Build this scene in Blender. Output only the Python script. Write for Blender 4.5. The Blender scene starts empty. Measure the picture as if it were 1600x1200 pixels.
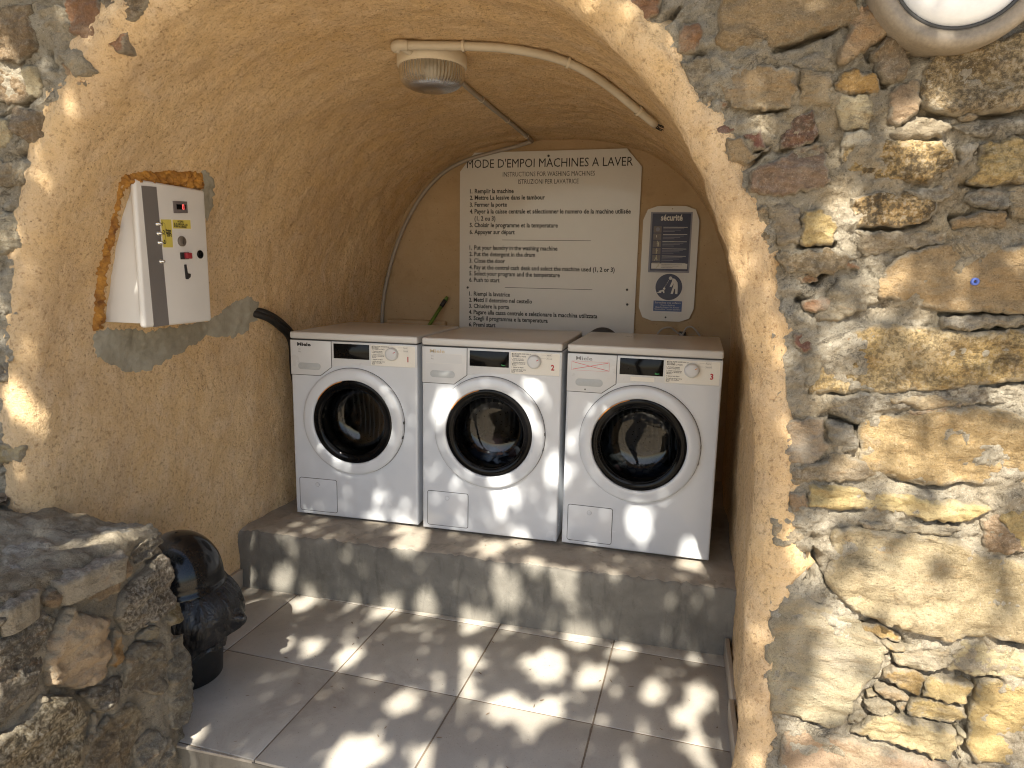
import bpy, bmesh, math, random
import numpy as np
from mathutils import Vector, Matrix
from mathutils.bvhtree import BVHTree
from mathutils.geometry import delaunay_2d_cdt

random.seed(7); RNG = np.random.default_rng(11)
S = bpy.context.scene
COL = S.collection
PI = math.pi
R = math.radians

# ------------------------------------------------------------------ camera
F_PX = 1054.13                                   # focal length in photo pixels (1600 wide)
CAM = np.array([0.7242, -2.6537, 1.1398])
_p, _y, _r = -0.1690, -0.2335, 0.0196
FW = np.array([math.sin(_y)*math.cos(_p), math.cos(_y)*math.cos(_p), math.sin(_p)])
RT0 = np.array([math.cos(_y), -math.sin(_y), 0.0]); UP0 = np.cross(RT0, FW)
RT = math.cos(_r)*RT0 + math.sin(_r)*UP0; UP = -math.sin(_r)*RT0 + math.cos(_r)*UP0
cd = bpy.data.cameras.new('camera'); cam = bpy.data.objects.new('camera', cd); COL.objects.link(cam)
cd.sensor_width = 36; cd.lens = 36*F_PX/1600; cd.clip_start = 0.02; cd.clip_end = 400
m = Matrix.Identity(4)
for i in range(3):
    m[i][0] = RT[i]; m[i][1] = UP[i]; m[i][2] = -FW[i]; m[i][3] = CAM[i]
cam.matrix_world = m
S.camera = cam

# ------------------------------------------------------------------ light
SUN_DIR = np.array([0.03, 1.0, -1.02]); SUN_DIR /= np.linalg.norm(SUN_DIR)      # the way the light travels
sun_el = math.asin(-SUN_DIR[2])
w = bpy.data.worlds.new('World'); S.world = w; w.use_nodes = True
nt = w.node_tree; bg = nt.nodes['Background']
sky = nt.nodes.new('ShaderNodeTexSky'); sky.sky_type = 'NISHITA'; sky.sun_disc = False
sky.sun_elevation = sun_el; sky.sun_rotation = math.atan2(-SUN_DIR[0], -SUN_DIR[1])
sky.air_density = 1.0; sky.dust_density = 1.5; sky.ozone_density = 1.0
nt.links.new(sky.outputs[0], bg.inputs[0]); bg.inputs[1].default_value = 0.07
sd = bpy.data.lights.new('sun', 'SUN'); sd.energy = 3.8; sd.angle = R(0.53); sd.color = (1.0, 0.93, 0.80)
so = bpy.data.objects.new('sun', sd); COL.objects.link(so)
so.rotation_euler = Vector(-SUN_DIR).to_track_quat('Z', 'Y').to_euler()
so.location = (0, -8, 9)
S.view_settings.view_transform = 'Standard'; S.view_settings.look = 'None'
S.view_settings.gamma = 1.0; S.view_settings.use_curve_mapping = False
S.view_settings.exposure = 1.97
S.cycles.use_denoising = True; S.cycles.filter_width = 1.1
S.cycles.max_bounces = 10; S.cycles.diffuse_bounces = 6; S.cycles.transparent_max_bounces = 12
S.cycles.sample_clamp_indirect = 6.0

# ------------------------------------------------------------------ pixel <-> place
def ray(px):
    return RT*((px[0]-800)/F_PX) + UP*(-(px[1]-600)/F_PX) + FW
def onplane(px, P, n):
    d = ray(px); P = np.asarray(P, float); n = np.asarray(n, float)
    return CAM + d*(np.dot(P-CAM, n)/np.dot(d, n))
def ony(px, y): return onplane(px, (0, y, 0), (0, 1, 0))
def onx(px, x): return onplane(px, (x, 0, 0), (1, 0, 0))
def onz(px, z): return onplane(px, (0, 0, z), (0, 0, 1))

# ------------------------------------------------------------------ noise
_perm = RNG.permutation(256); _perm = np.concatenate([_perm, _perm])
_grad = RNG.normal(size=(256, 3)); _grad /= np.linalg.norm(_grad, axis=1)[:, None]
def perlin(P):
    P = np.asarray(P, float); I = np.floor(P).astype(int); f = P-I; u = f*f*f*(f*(f*6-15)+10); I = I & 255
    out = 0
    for dx in (0, 1):
        for dy in (0, 1):
            for dz in (0, 1):
                h = _perm[(_perm[(_perm[(I[..., 0]+dx) & 255]+I[..., 1]+dy) & 255]+I[..., 2]+dz) & 255]
                g = _grad[h]
                d = g[..., 0]*(f[..., 0]-dx)+g[..., 1]*(f[..., 1]-dy)+g[..., 2]*(f[..., 2]-dz)
                wx = u[..., 0] if dx else 1-u[..., 0]
                wy = u[..., 1] if dy else 1-u[..., 1]
                wz = u[..., 2] if dz else 1-u[..., 2]
                out = out+wx*wy*wz*d
    return out*1.6
def fbm(P, scale, octv=4, gain=0.5):
    P = np.asarray(P, float)/scale; a = 1.0; o = 0
    for k in range(octv):
        o = o+a*perlin(P+17.3*k); P = P*2.03; a *= gain
    return o

# ------------------------------------------------------------------ materials
class G:
    """small node-graph helper"""
    def __init__(s, name):
        s.m = bpy.data.materials.new(name); s.m.use_nodes = True
        s.t = s.m.node_tree; s.b = s.t.nodes['Principled BSDF']; s.out = s.t.nodes['Material Output']
    def n(s, typ, **kw):
        nd = s.t.nodes.new(typ)
        for k, v in kw.items():
            setattr(nd, k, v)
        return nd
    def l(s, a, b): s.t.links.new(a, b)
    def pos(s, scale=(1, 1, 1)):
        g = s.n('ShaderNodeNewGeometry'); mp = s.n('ShaderNodeMapping'); mp.inputs['Scale'].default_value = scale
        s.l(g.outputs['Position'], mp.inputs['Vector']); return mp.outputs[0]
    def obj(s, scale=(1, 1, 1)):
        g = s.n('ShaderNodeTexCoord'); mp = s.n('ShaderNodeMapping'); mp.inputs['Scale'].default_value = scale
        s.l(g.outputs['Object'], mp.inputs['Vector']); return mp.outputs[0]
    def noise(s, vec, scale, detail=5, rough=0.55, dist=0.0):
        nd = s.n('ShaderNodeTexNoise'); nd.inputs['Scale'].default_value = scale; nd.inputs['Detail'].default_value = detail
        nd.inputs['Roughness'].default_value = rough; nd.inputs['Distortion'].default_value = dist
        s.l(vec, nd.inputs['Vector']); return nd.outputs['Fac']
    def vor(s, vec, scale, feat='F1'):
        nd = s.n('ShaderNodeTexVoronoi'); nd.feature = feat; nd.inputs['Scale'].default_value = scale
        s.l(vec, nd.inputs['Vector']); return nd.outputs['Distance']
    def ramp(s, fac, stops):
        nd = s.n('ShaderNodeValToRGB'); cr = nd.color_ramp
        while len(cr.elements) < len(stops): cr.elements.new(0.5)
        for e, (p, c) in zip(cr.elements, stops):
            e.position = p; e.color = (c, c, c, 1) if not hasattr(c, '__len__') else (*c, 1)
        s.l(fac, nd.inputs[0]); return nd.outputs[0]
    def mix(s, fac, a, b, mode='MIX'):
        nd = s.n('ShaderNodeMix'); nd.data_type = 'RGBA'; nd.blend_type = mode
        for sock, v in ((nd.inputs[0], fac), (nd.inputs[6], a), (nd.inputs[7], b)):
            if isinstance(v, (int, float)): sock.default_value = v
            elif isinstance(v, tuple): sock.default_value = (*v, 1)
            else: s.l(v, sock)
        return nd.outputs[2]
    def math(s, op, a, b=0.0):
        nd = s.n('ShaderNodeMath'); nd.operation = op
        for sock, v in ((nd.inputs[0], a), (nd.inputs[1], b)):
            if isinstance(v, (int, float)): sock.default_value = v
            else: s.l(v, sock)
        return nd.outputs[0]
    def bump(s, h, dist=0.004, strength=1.0, prev=None):
        nd = s.n('ShaderNodeBump'); nd.inputs['Distance'].default_value = dist; nd.inputs['Strength'].default_value = strength
        s.l(h, nd.inputs['Height'])
        if prev is not None: s.l(prev, nd.inputs['Normal'])
        return nd.outputs[0]
    def set(s, **kw):
        for k, v in kw.items():
            sock = s.b.inputs[k.replace('_', ' ')]
            if isinstance(v, tuple): sock.default_value = (*v, 1) if len(v) == 3 and sock.type == 'RGBA' else v
            elif isinstance(v, (int, float)): sock.default_value = v
            else: s.l(v, sock)
        return s
def simple(name, col, rough=0.5, metal=0.0, var=0.06, coat=0.0, bump=0.0, spec=0.5):
    """one-colour material with faint unevenness, so nothing is a flat tone"""
    g = G(name); v = g.pos()
    n = g.noise(v, 14, 5); n2 = g.noise(v, 160, 3)
    f = g.mix(0.4, n, n2)
    c = g.mix(g.ramp(f, [(0.3, 0.0), (0.7, 1.0)]), tuple(x*(1-var) for x in col), tuple(min(1, x*(1+var)) for x in col))
    g.set(Base_Color=c, Roughness=g.ramp(n, [(0.25, max(0.02, rough-0.07)), (0.75, min(1, rough+0.07))]), Metallic=metal, Coat_Weight=coat)
    g.b.inputs['Specular IOR Level'].default_value = spec
    if bump: g.set(Normal=g.bump(n2, bump))
    return g.m
M = {}
def plaster():
    g = G('ochre plaster'); v = g.pos()
    big = g.noise(v, 2.2, 5, 0.6, 0.3); mid = g.noise(v, 11, 6, 0.65, 0.4); fine = g.noise(v, 85, 6, 0.7); grain = g.noise(v, 330, 3, 0.6)
    streak = g.noise(g.pos((9, 9, 2.5)), 3.0, 6, 0.62, 0.8)
    c = g.mix(g.ramp(big, [(0.32, 0.0), (0.68, 1.0)]), (0.66, 0.45, 0.228), (0.75, 0.55, 0.315))
    c = g.mix(g.ramp(mid, [(0.42, 0.0), (0.75, 0.55)]), c, (0.72, 0.57, 0.41))
    c = g.mix(g.ramp(g.noise(v, 1.4, 6, 0.65, 1.2), [(0.50, 0.0), (0.66, 0.5)]), c, (0.50, 0.345, 0.20))
    c = g.mix(g.ramp(g.noise(g.pos((1, 1, 0.6)), 4.5, 6, 0.7, 1.5), [(0.57, 0.0), (0.70, 0.4)]), c, (0.72, 0.58, 0.43))
    c = g.mix(g.ramp(streak, [(0.52, 0.0), (0.75, 0.5)]), c, (0.46, 0.30, 0.155))
    c = g.mix(g.ramp(fine, [(0.33, 0.75), (0.47, 0.0)]), c, (0.26, 0.15, 0.07))
    c = g.mix(g.ramp(grain, [(0.56, 0.0), (0.72, 0.5)]), c, (0.80, 0.66, 0.47))
    c = g.mix(g.ramp(grain, [(0.28, 0.6), (0.42, 0.0)]), c, (0.30, 0.18, 0.085))
    ck = g.math('MULTIPLY', g.ramp(g.math('ABSOLUTE', g.math('SUBTRACT', g.noise(v, 13, 5, 0.7, 0.5), 0.5)), [(0.004, 1.0), (0.012, 0.0)]), g.ramp(g.noise(v, 5, 3), [(0.54, 0.0), (0.66, 0.35)]))
    c = g.mix(ck, c, (0.15, 0.09, 0.045))
    spots = g.math('MULTIPLY', g.ramp(g.vor(v, 55), [(0.05, 1.0), (0.16, 0.0)]), g.ramp(g.noise(v, 7, 4), [(0.50, 0.0), (0.62, 0.9)]))
    c = g.mix(spots, c, (0.09, 0.055, 0.03))
    b = g.bump(grain, 0.0018, 1.0); b = g.bump(fine, 0.007, 1.0, b); b = g.bump(mid, 0.009, 0.7, b); b = g.bump(streak, 0.008, 0.4, b)
    g.set(Base_Color=c, Roughness=0.95, Normal=b); g.b.inputs['Specular IOR Level'].default_value = 0.15
    return g.m
M['plaster'] = plaster()
def backplaster():
    g = G('worn back plaster'); v = g.pos()
    big = g.noise(v, 2.6, 5, 0.6, 0.3); fine = g.noise(v, 60, 6, 0.7); mid = g.noise(v, 14, 5, 0.6)
    c = g.mix(g.ramp(big, [(0.3, 0.0), (0.7, 1.0)]), (0.40, 0.28, 0.155), (0.47, 0.35, 0.215))
    c = g.mix(g.ramp(mid, [(0.58, 0.0), (0.75, 0.5)]), c, (0.33, 0.23, 0.13))
    c = g.mix(g.ramp(g.vor(v, 30), [(0.04, 0.8), (0.12, 0.0)]), c, (0.25, 0.16, 0.08))
    g.set(Base_Color=c, Roughness=0.95, Normal=g.bump(fine, 0.003)); g.b.inputs['Specular IOR Level'].default_value = 0.15
    return g.m
M['backplaster'] = backplaster()
def mortar(name='rough mortar', tint=(1, 1, 1)):
    g = G(name); v = g.pos()
    big = g.noise(v, 4.5, 6, 0.65, 0.5); mid = g.noise(v, 22, 6, 0.7); fine = g.noise(v, 120, 6, 0.75); grain = g.noise(v, 420, 3, 0.6)
    T = lambda c: tuple(a*b for a, b in zip(c, tint))
    c = g.mix(g.ramp(big, [(0.33, 0.0), (0.66, 1.0)]), T((0.295, 0.255, 0.19)), T((0.415, 0.37, 0.288)))
    c = g.mix(g.ramp(mid, [(0.50, 0.0), (0.72, 0.75)]), c, T((0.45, 0.405, 0.325)))
    c = g.mix(g.ramp(g.noise(v, 3.1, 5, 0.6), [(0.52, 0.0), (0.66, 0.45)]), c, T((0.36, 0.27, 0.15)))
    c = g.mix(g.ramp(g.noise(v, 7.3, 6, 0.7, 1.0), [(0.57, 0.0), (0.72, 0.65)]), c, T((0.12, 0.108, 0.088)))
    c = g.mix(g.ramp(fine, [(0.30, 0.8), (0.45, 0.0)]), c, T((0.09, 0.075, 0.055)))
    c = g.mix(g.ramp(g.vor(v, 130), [(0.08, 0.6), (0.2, 0.0)]), c, T((0.55, 0.51, 0.44)))
    c = g.mix(g.ramp(grain, [(0.27, 0.75), (0.43, 0.0)]), c, T((0.08, 0.065, 0.045)))
    c = g.mix(g.ramp(grain, [(0.58, 0.0), (0.72, 0.6)]), c, T((0.54, 0.49, 0.41)))
    crk = g.math('MULTIPLY', g.ramp(g.math('ABSOLUTE', g.math('SUBTRACT', g.noise(v, 8, 6, 0.72, 0.9), 0.5)), [(0.005, 1.0), (0.016, 0.0)]), g.ramp(g.noise(v, 6, 3), [(0.52, 0.0), (0.64, 0.5)]))
    c = g.mix(crk, c, T((0.04, 0.03, 0.022)))
    b = g.bump(grain, 0.002, 1.0); b = g.bump(fine, 0.009, 1.0, b); b = g.bump(mid, 0.016, 0.9, b); b = g.bump(crk, -0.01, 0.8, b)
    g.set(Base_Color=c, Roughness=0.97, Normal=b); g.b.inputs['Specular IOR Level'].default_value = 0.1
    return g.m
M['mortar'] = mortar()
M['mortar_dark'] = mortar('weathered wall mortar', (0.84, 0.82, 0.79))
def stonemat():
    g = G('weathered wall stone'); oi = g.n('ShaderNodeObjectInfo'); v0 = g.pos()
    ad = g.n('ShaderNodeVectorMath'); ad.operation = 'ADD'; g.l(v0, ad.inputs[0])
    sc = g.n('ShaderNodeVectorMath'); sc.operation = 'SCALE'; sc.inputs[3].default_value = 13.0
    cmb = g.n('ShaderNodeCombineXYZ'); g.l(oi.outputs['Random'], cmb.inputs[0]); g.l(oi.outputs['Random'], cmb.inputs[2]); g.l(cmb.outputs[0], sc.inputs[0])
    g.l(sc.outputs[0], ad.inputs[1]); v = ad.outputs[0]
    mpl = g.n('ShaderNodeMapping'); mpl.inputs['Scale'].default_value = (1, 1, 3.5); g.l(v, mpl.inputs['Vector']); vs = mpl.outputs[0]
    big = g.noise(v, 6, 6, 0.62, 0.6); mid = g.noise(v, 30, 6, 0.7, 0.3); fine = g.noise(v, 170, 5, 0.7); layer = g.noise(vs, 14, 6, 0.6, 0.8)
    base = oi.outputs['Color']
    c = g.mix(g.ramp(big, [(0.34, 0.55), (0.55, 0.0)]), base, g.mix(0.65, base, (0.20, 0.14, 0.085)))
    c = g.mix(g.ramp(g.noise(v, 4.1, 5, 0.6, 0.8), [(0.52, 0.0), (0.68, 0.6)]), c, g.mix(0.55, base, (0.62, 0.53, 0.36)))
    c = g.mix(g.ramp(layer, [(0.56, 0.0), (0.74, 0.55)]), c, g.mix(0.6, base, (0.45, 0.24, 0.08)))
    c = g.mix(g.ramp(g.noise(v, 3.3, 6, 0.7, 0.7), [(0.55, 0.0), (0.66, 0.75)]), c, (0.30, 0.27, 0.22))
    sp = g.math('MULTIPLY', g.ramp(mid, [(0.50, 0.0), (0.60, 1.0)]), oi.outputs['Alpha'])
    c = g.mix(sp, c, (0.085, 0.06, 0.032))
    c = g.mix(g.ramp(fine, [(0.28, 0.6), (0.44, 0.0)]), c, (0.12, 0.085, 0.05))
    sp2 = g.noise(v, 105, 4, 0.65)
    c = g.mix(g.math('MULTIPLY', g.ramp(sp2, [(0.50, 0.0), (0.58, 0.85)]), oi.outputs['Alpha']), c, (0.05, 0.042, 0.032))
    c = g.mix(g.math('MULTIPLY', g.ramp(sp2, [(0.38, 0.8), (0.46, 0.0)]), oi.outputs['Alpha']), c, g.mix(0.5, base, (0.60, 0.56, 0.47)))
    at = g.n('ShaderNodeAttribute'); at.attribute_name = 'edge'
    em = g.math('ADD', at.outputs['Fac'], g.math('MULTIPLY', g.math('SUBTRACT', g.noise(v, 24, 6, 0.7, 0.6), 0.5), 1.5))
    c = g.mix(g.ramp(em, [(0.0, 0.85), (0.24, 0.0)]), c, g.mix(g.noise(v, 60, 4), (0.23, 0.195, 0.14), (0.38, 0.335, 0.255)))
    crack = g.ramp(g.vor(g.mix(0.06, v, g.n('ShaderNodeTexNoise').outputs['Color']), 7.0, 'DISTANCE_TO_EDGE'), [(0.0, 0.0), (0.015, 1.0)])
    grain = g.noise(v, 380, 3, 0.6)
    c = g.mix(g.ramp(grain, [(0.28, 0.7), (0.43, 0.0)]), c, g.mix(0.75, c, (0.05, 0.035, 0.02)))
    c = g.mix(g.ramp(grain, [(0.58, 0.0), (0.72, 0.5)]), c, g.mix(0.5, c, (0.75, 0.66, 0.48)))
    crk = g.math('MULTIPLY', g.ramp(g.math('ABSOLUTE', g.math('SUBTRACT', g.noise(vs, 5, 6, 0.7, 0.7), 0.5)), [(0.003, 1.0), (0.010, 0.0)]), g.ramp(g.noise(v, 7, 3), [(0.54, 0.0), (0.66, 0.45)]))
    c = g.mix(crk, c, (0.06, 0.04, 0.025))
    b = g.bump(grain, 0.002, 1.0); b = g.bump(fine, 0.006, 1.0, b); b = g.bump(mid, 0.011, 0.9, b); b = g.bump(layer, 0.006, 0.6, b); b = g.bump(crk, -0.008, 0.7, b)
    g.set(Base_Color=c, Roughness=0.92, Normal=b); g.b.inputs['Specular IOR Level'].default_value = 0.2
    return g.m
M['stone'] = stonemat()
def concrete(name, a, bcol, stain):
    g = G(name); v = g.pos()
    big = g.noise(v, 3.2, 6, 0.62, 0.6); mid = g.noise(v, 17, 6, 0.65); fine = g.noise(v, 140, 5, 0.7)
    c = g.mix(g.ramp(big, [(0.32, 0.0), (0.68, 1.0)]), a, bcol)
    c = g.mix(g.ramp(g.noise(g.pos((6, 6, 1.4)), 3, 6, 0.6, 0.6), [(0.54, 0.0), (0.72, 0.6)]), c, stain)
    c = g.mix(g.ramp(mid, [(0.56, 0.0), (0.75, 0.35)]), c, tuple(x*1.35 for x in bcol))
    c = g.mix(g.ramp(fine, [(0.26, 0.5), (0.40, 0.0)]), c, tuple(x*0.4 for x in a))
    g.set(Base_Color=c, Roughness=0.85, Normal=g.bump(mid, 0.003, 0.5, g.bump(fine, 0.0015))); g.b.inputs['Specular IOR Level'].default_value = 0.3
    return g.m
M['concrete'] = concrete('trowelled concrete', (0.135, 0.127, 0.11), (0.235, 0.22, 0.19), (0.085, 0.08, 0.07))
M['concrete_top'] = concrete('pale concrete top', (0.27, 0.24, 0.20), (0.36, 0.32, 0.265), (0.17, 0.15, 0.125))  # top of the step, toned paler and browner than its front face
M['patch'] = concrete('grey cement patch', (0.25, 0.225, 0.17), (0.41, 0.385, 0.31), (0.17, 0.145, 0.10))
def tilemat():
    g = G('beige floor tile'); v = g.pos(); oi = g.n('ShaderNodeObjectInfo')
    big = g.noise(v, 5, 6, 0.6, 0.4); mid = g.noise(v, 28, 6, 0.7); fine = g.noise(v, 220, 4, 0.7)
    c = g.mix(g.ramp(big, [(0.3, 0.0), (0.7, 1.0)]), (0.385, 0.362, 0.318), (0.48, 0.455, 0.405))
    c = g.mix(g.math('MULTIPLY', oi.outputs['Random'], 0.35), c, (0.27, 0.235, 0.20))
    c = g.mix(g.ramp(mid, [(0.56, 0.0), (0.72, 0.35)]), c, (0.42, 0.37, 0.32))
    c = g.mix(g.ramp(g.noise(v, 2.1, 6, 0.7, 0.8), [(0.52, 0.0), (0.70, 0.5)]), c, (0.185, 0.15, 0.12))
    c = g.mix(g.ramp(g.vor(v, 42), [(0.03, 0.7), (0.085, 0.0)]), c, (0.15, 0.115, 0.09))
    c = g.mix(g.ramp(g.vor(g.pos((1, 1.2, 1)), 75), [(0.04, 0.7), (0.11, 0.0)]), c, (0.55, 0.50, 0.44))
    c = g.mix(g.ramp(g.noise(v, 9, 6, 0.75, 0.6), [(0.54, 0.0), (0.68, 0.5)]), c, (0.44, 0.40, 0.35))
    c = g.mix(g.ramp(fine, [(0.28, 0.5), (0.42, 0.0)]), c, (0.17, 0.14, 0.12))
    c = g.mix(g.ramp(g.vor(g.pos((1.1, 1, 1)), 17), [(0.02, 0.8), (0.05, 0.0)]), c, (0.12, 0.09, 0.07))
    g.set(Base_Color=c, Roughness=g.ramp(mid, [(0.3, 0.42), (0.7, 0.62)]), Normal=g.bump(fine, 0.0006, 0.7, g.bump(mid, 0.0015, 0.5)))
    g.b.inputs['Specular IOR Level'].default_value = 0.4
    return g.m
M['tile'] = tilemat()
M['grout'] = simple('dark tile grout', (0.17, 0.135, 0.10), 0.95, var=0.3, bump=0.002)
def groundmat():
    g = G('dusty gravel ground'); v = g.pos()
    c = g.mix(g.ramp(g.noise(v, 0.8, 6), [(0.3, 0.0), (0.7, 1.0)]), (0.62, 0.48, 0.31), (0.70, 0.56, 0.38))
    d = g.vor(v, 70)
    c = g.mix(g.ramp(d, [(0.2, 0.0), (0.7, 0.7)]), c, (0.12, 0.10, 0.08))
    c = g.mix(g.ramp(g.noise(v, 60, 4), [(0.5, 0), (0.6, 0.6)]), c, (0.50, 0.46, 0.40))
    g.set(Base_Color=c, Roughness=0.95, Normal=g.bump(d, -0.008)); return g.m
M['ground'] = groundmat()
def whitemat(name, col, rough):
    g = G(name); v = g.pos(); n = g.noise(v, 6, 5, 0.6); f = g.noise(v, 45, 6, 0.7)
    c = g.mix(g.ramp(n, [(0.3, 0.0), (0.7, 1.0)]), tuple(x*0.95 for x in col), col)
    c = g.mix(g.ramp(f, [(0.66, 0.0), (0.80, 0.22)]), c, (0.45, 0.40, 0.33))
    g.set(Base_Color=c, Roughness=g.ramp(n, [(0.3, rough*0.8), (0.7, rough*1.25)]), Coat_Weight=0.25, Coat_Roughness=0.08)
    return g.m
M['enamel'] = whitemat('white enamel', (0.60, 0.625, 0.66), 0.22)
M['lidtop'] = whitemat('white lid laminate', (0.58, 0.57, 0.55), 0.34)
M['fascia'] = whitemat('white fascia plastic', (0.60, 0.61, 0.62), 0.30)
M['doorwhite'] = whitemat('white door plastic', (0.60, 0.625, 0.66), 0.20)
M['boxwhite'] = whitemat('white powder coat', (0.72, 0.70, 0.66), 0.38)
M['board'] = whitemat('white sign board', (0.61, 0.595, 0.56), 0.36)
M['black'] = simple('black print', (0.018, 0.017, 0.017), 0.6)
M['glossblack'] = simple('glossy black glass', (0.004, 0.004, 0.0045), 0.07, var=0.2, spec=0.14)
M['seam'] = simple('dark seam', (0.05, 0.05, 0.05), 0.7)
M['grip_shade'] = simple('grey grip shade', (0.42, 0.44, 0.45), 0.45)
M['sticker'] = simple('cream sticker', (0.74, 0.71, 0.64), 0.55, var=0.04)
M['redprint'] = simple('red print', (0.42, 0.025, 0.03), 0.5)
M['pinkline'] = simple('red marker line', (0.60, 0.07, 0.09), 0.6)
M['greyprint'] = simple('worn grey print', (0.23, 0.23, 0.235), 0.6)
M['beigeprint'] = simple('faded beige print', (0.55, 0.45, 0.30), 0.7)
M['orange'] = simple('orange accent', (0.55, 0.22, 0.04), 0.35)
M['rubber'] = simple('grey door rubber', (0.045, 0.045, 0.045), 0.6)
M['chrome'] = simple('bright steel', (0.62, 0.61, 0.59), 0.22, 1.0)
def drummat():
    g = G('perforated steel drum'); v = g.obj()
    d = g.vor(v, 60); w_ = g.n('ShaderNodeTexWave'); w_.inputs['Scale'].default_value = 6; w_.inputs['Distortion'].default_value = 3; g.l(v, w_.inputs['Vector'])
    g.set(Base_Color=g.mix(g.ramp(d, [(0.12, 1.0), (0.2, 0.0)]), (0.34, 0.34, 0.335), (0.02, 0.02, 0.02)), Metallic=0.95, Roughness=0.28, Normal=g.bump(w_.outputs['Fac'], 0.02, 0.8))
    return g.m
M['drum'] = drummat()
def thinglass(name, tint, rough=0.02, f0=1.5, extra=0.0):
    g = G(name); tr = g.n('ShaderNodeBsdfTransparent'); tr.inputs[0].default_value = (*tint, 1)
    gl = g.n('ShaderNodeBsdfGlossy'); gl.inputs['Roughness'].default_value = rough
    fr = g.n('ShaderNodeFresnel'); fr.inputs[0].default_value = f0
    mx = g.n('ShaderNodeMixShader'); g.l(g.math('MINIMUM', fr.outputs[0], 0.09), mx.inputs[0])
    g.l(tr.outputs[0], mx.inputs[1]); g.l(gl.outputs[0], mx.inputs[2]); g.l(mx.outputs[0], g.out.inputs[0]); return g.m
M['doorglass'] = thinglass('door glass', (0.23, 0.24, 0.25), 0.03, 1.5)
def ribglass():
    g = G('ribbed lamp glass'); v = g.obj()
    gl = g.n('ShaderNodeBsdfGlossy'); gl.inputs['Roughness'].default_value = 0.25
    df = g.n('ShaderNodeBsdfTranslucent'); df.inputs[0].default_value = (0.62, 0.58, 0.50, 1)
    d2 = g.n('ShaderNodeBsdfDiffuse'); d2.inputs[0].default_value = (0.50, 0.45, 0.36, 1)
    tr = g.n('ShaderNodeBsdfTransparent'); tr.inputs[0].default_value = (0.8, 0.77, 0.7, 1)
    a = g.n('ShaderNodeMixShader'); a.inputs[0].default_value = 0.5; g.l(df.outputs[0], a.inputs[1]); g.l(d2.outputs[0], a.inputs[2])
    b = g.n('ShaderNodeMixShader'); b.inputs[0].default_value = 0.55; g.l(a.outputs[0], b.inputs[1]); g.l(tr.outputs[0], b.inputs[2])
    c = g.n('ShaderNodeMixShader'); fr = g.n('ShaderNodeFresnel'); fr.inputs[0].default_value = 1.5
    g.l(fr.outputs[0], c.inputs[0]); g.l(b.outputs[0], c.inputs[1]); g.l(gl.outputs[0], c.inputs[2]); g.l(c.outputs[0], g.out.inputs[0])
    return g.m
M['ribglass'] = ribglass()
M['lampglass'] = simple('milky lamp glass', (0.76, 0.80, 0.86), 0.10, var=0.05, coat=0.6)
M['lamprim'] = simple('aged lamp rim plastic', (0.24, 0.20, 0.15), 0.5, var=0.3)
M['lampbase'] = simple('cream lamp base', (0.60, 0.525, 0.40), 0.42, var=0.05)
M['conduit'] = simple('grey beige conduit', (0.50, 0.44, 0.34), 0.45, var=0.06)
M['conduit_dark'] = simple('grey conduit', (0.33, 0.29, 0.24), 0.5, var=0.08)
M['strip'] = simple('grey metal strip', (0.19, 0.175, 0.165), 0.45, 0.2, var=0.04)
M['yellow'] = simple('yellow label', (0.62, 0.52, 0.10), 0.55, var=0.03)
M['led'] = simple('grey display frame', (0.14, 0.12, 0.115), 0.5)
def emis(name, col, s):
    g = G(name); g.set(Base_Color=(0.02, 0.02, 0.02), Emission_Color=col, Emission_Strength=s); return g.m
M['ledred'] = emis('red lit digit', (1.0, 0.12, 0.10), 0.45)
M['ledgreen'] = emis('green lit text', (0.15, 0.9, 0.25), 0.10)
M['brown'] = simple('brown coin knob', (0.17, 0.14, 0.11), 0.45, 0.3)
M['redplastic'] = simple('red plastic', (0.30, 0.025, 0.035), 0.35)
def foam():
    g = G('orange foam'); v = g.pos(); n = g.noise(v, 26, 6, 0.65, 0.6); f = g.noise(v, 120, 5, 0.7)
    c = g.mix(g.ramp(n, [(0.32, 0.0), (0.65, 1.0)]), (0.20, 0.075, 0.012), (0.52, 0.25, 0.04))
    g.set(Base_Color=c, Roughness=0.7, Normal=g.bump(f, 0.004, 1.0, g.bump(n, 0.01))); return g.m
M['foam'] = foam()
M['binblack'] = simple('glossy black bin plastic', (0.010, 0.010, 0.011), 0.15, var=0.3, spec=0.35)
M['binbody'] = simple('black bin body', (0.012, 0.012, 0.012), 0.45, var=0.3)
def bagmat():
    g = G('black bin bag'); v = g.pos()
    n = g.noise(g.pos((1, 1, 0.45)), 22, 5, 0.6, 1.2); n2 = g.noise(v, 60, 4)
    g.set(Base_Color=(0.010, 0.010, 0.011), Roughness=0.27, Normal=g.bump(n2, 0.002, 0.6, g.bump(n, 0.014))); return g.m
M['bag'] = bagmat()
M['cable'] = simple('black cable', (0.016, 0.015, 0.015), 0.5)
M['whitecable'] = simple('grey white cable', (0.38, 0.35, 0.31), 0.5)
M['green'] = simple('green handle', (0.10, 0.17, 0.025), 0.4)
M['navy'] = simple('dark blue poster', (0.012, 0.016, 0.055), 0.4, var=0.2)
M['blue'] = simple('blue sticker', (0.03, 0.07, 0.21), 0.4, var=0.1)
M['posterwhite'] = simple('white print', (0.62, 0.60, 0.57), 0.5)
M['postergrey'] = simple('grey print', (0.20, 0.20, 0.24), 0.5)
M['posterpic'] = simple('pale yellow print', (0.45, 0.43, 0.32), 0.5)
M['plugblue'] = simple('blue wall plug', (0.08, 0.13, 0.42), 0.45)
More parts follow.
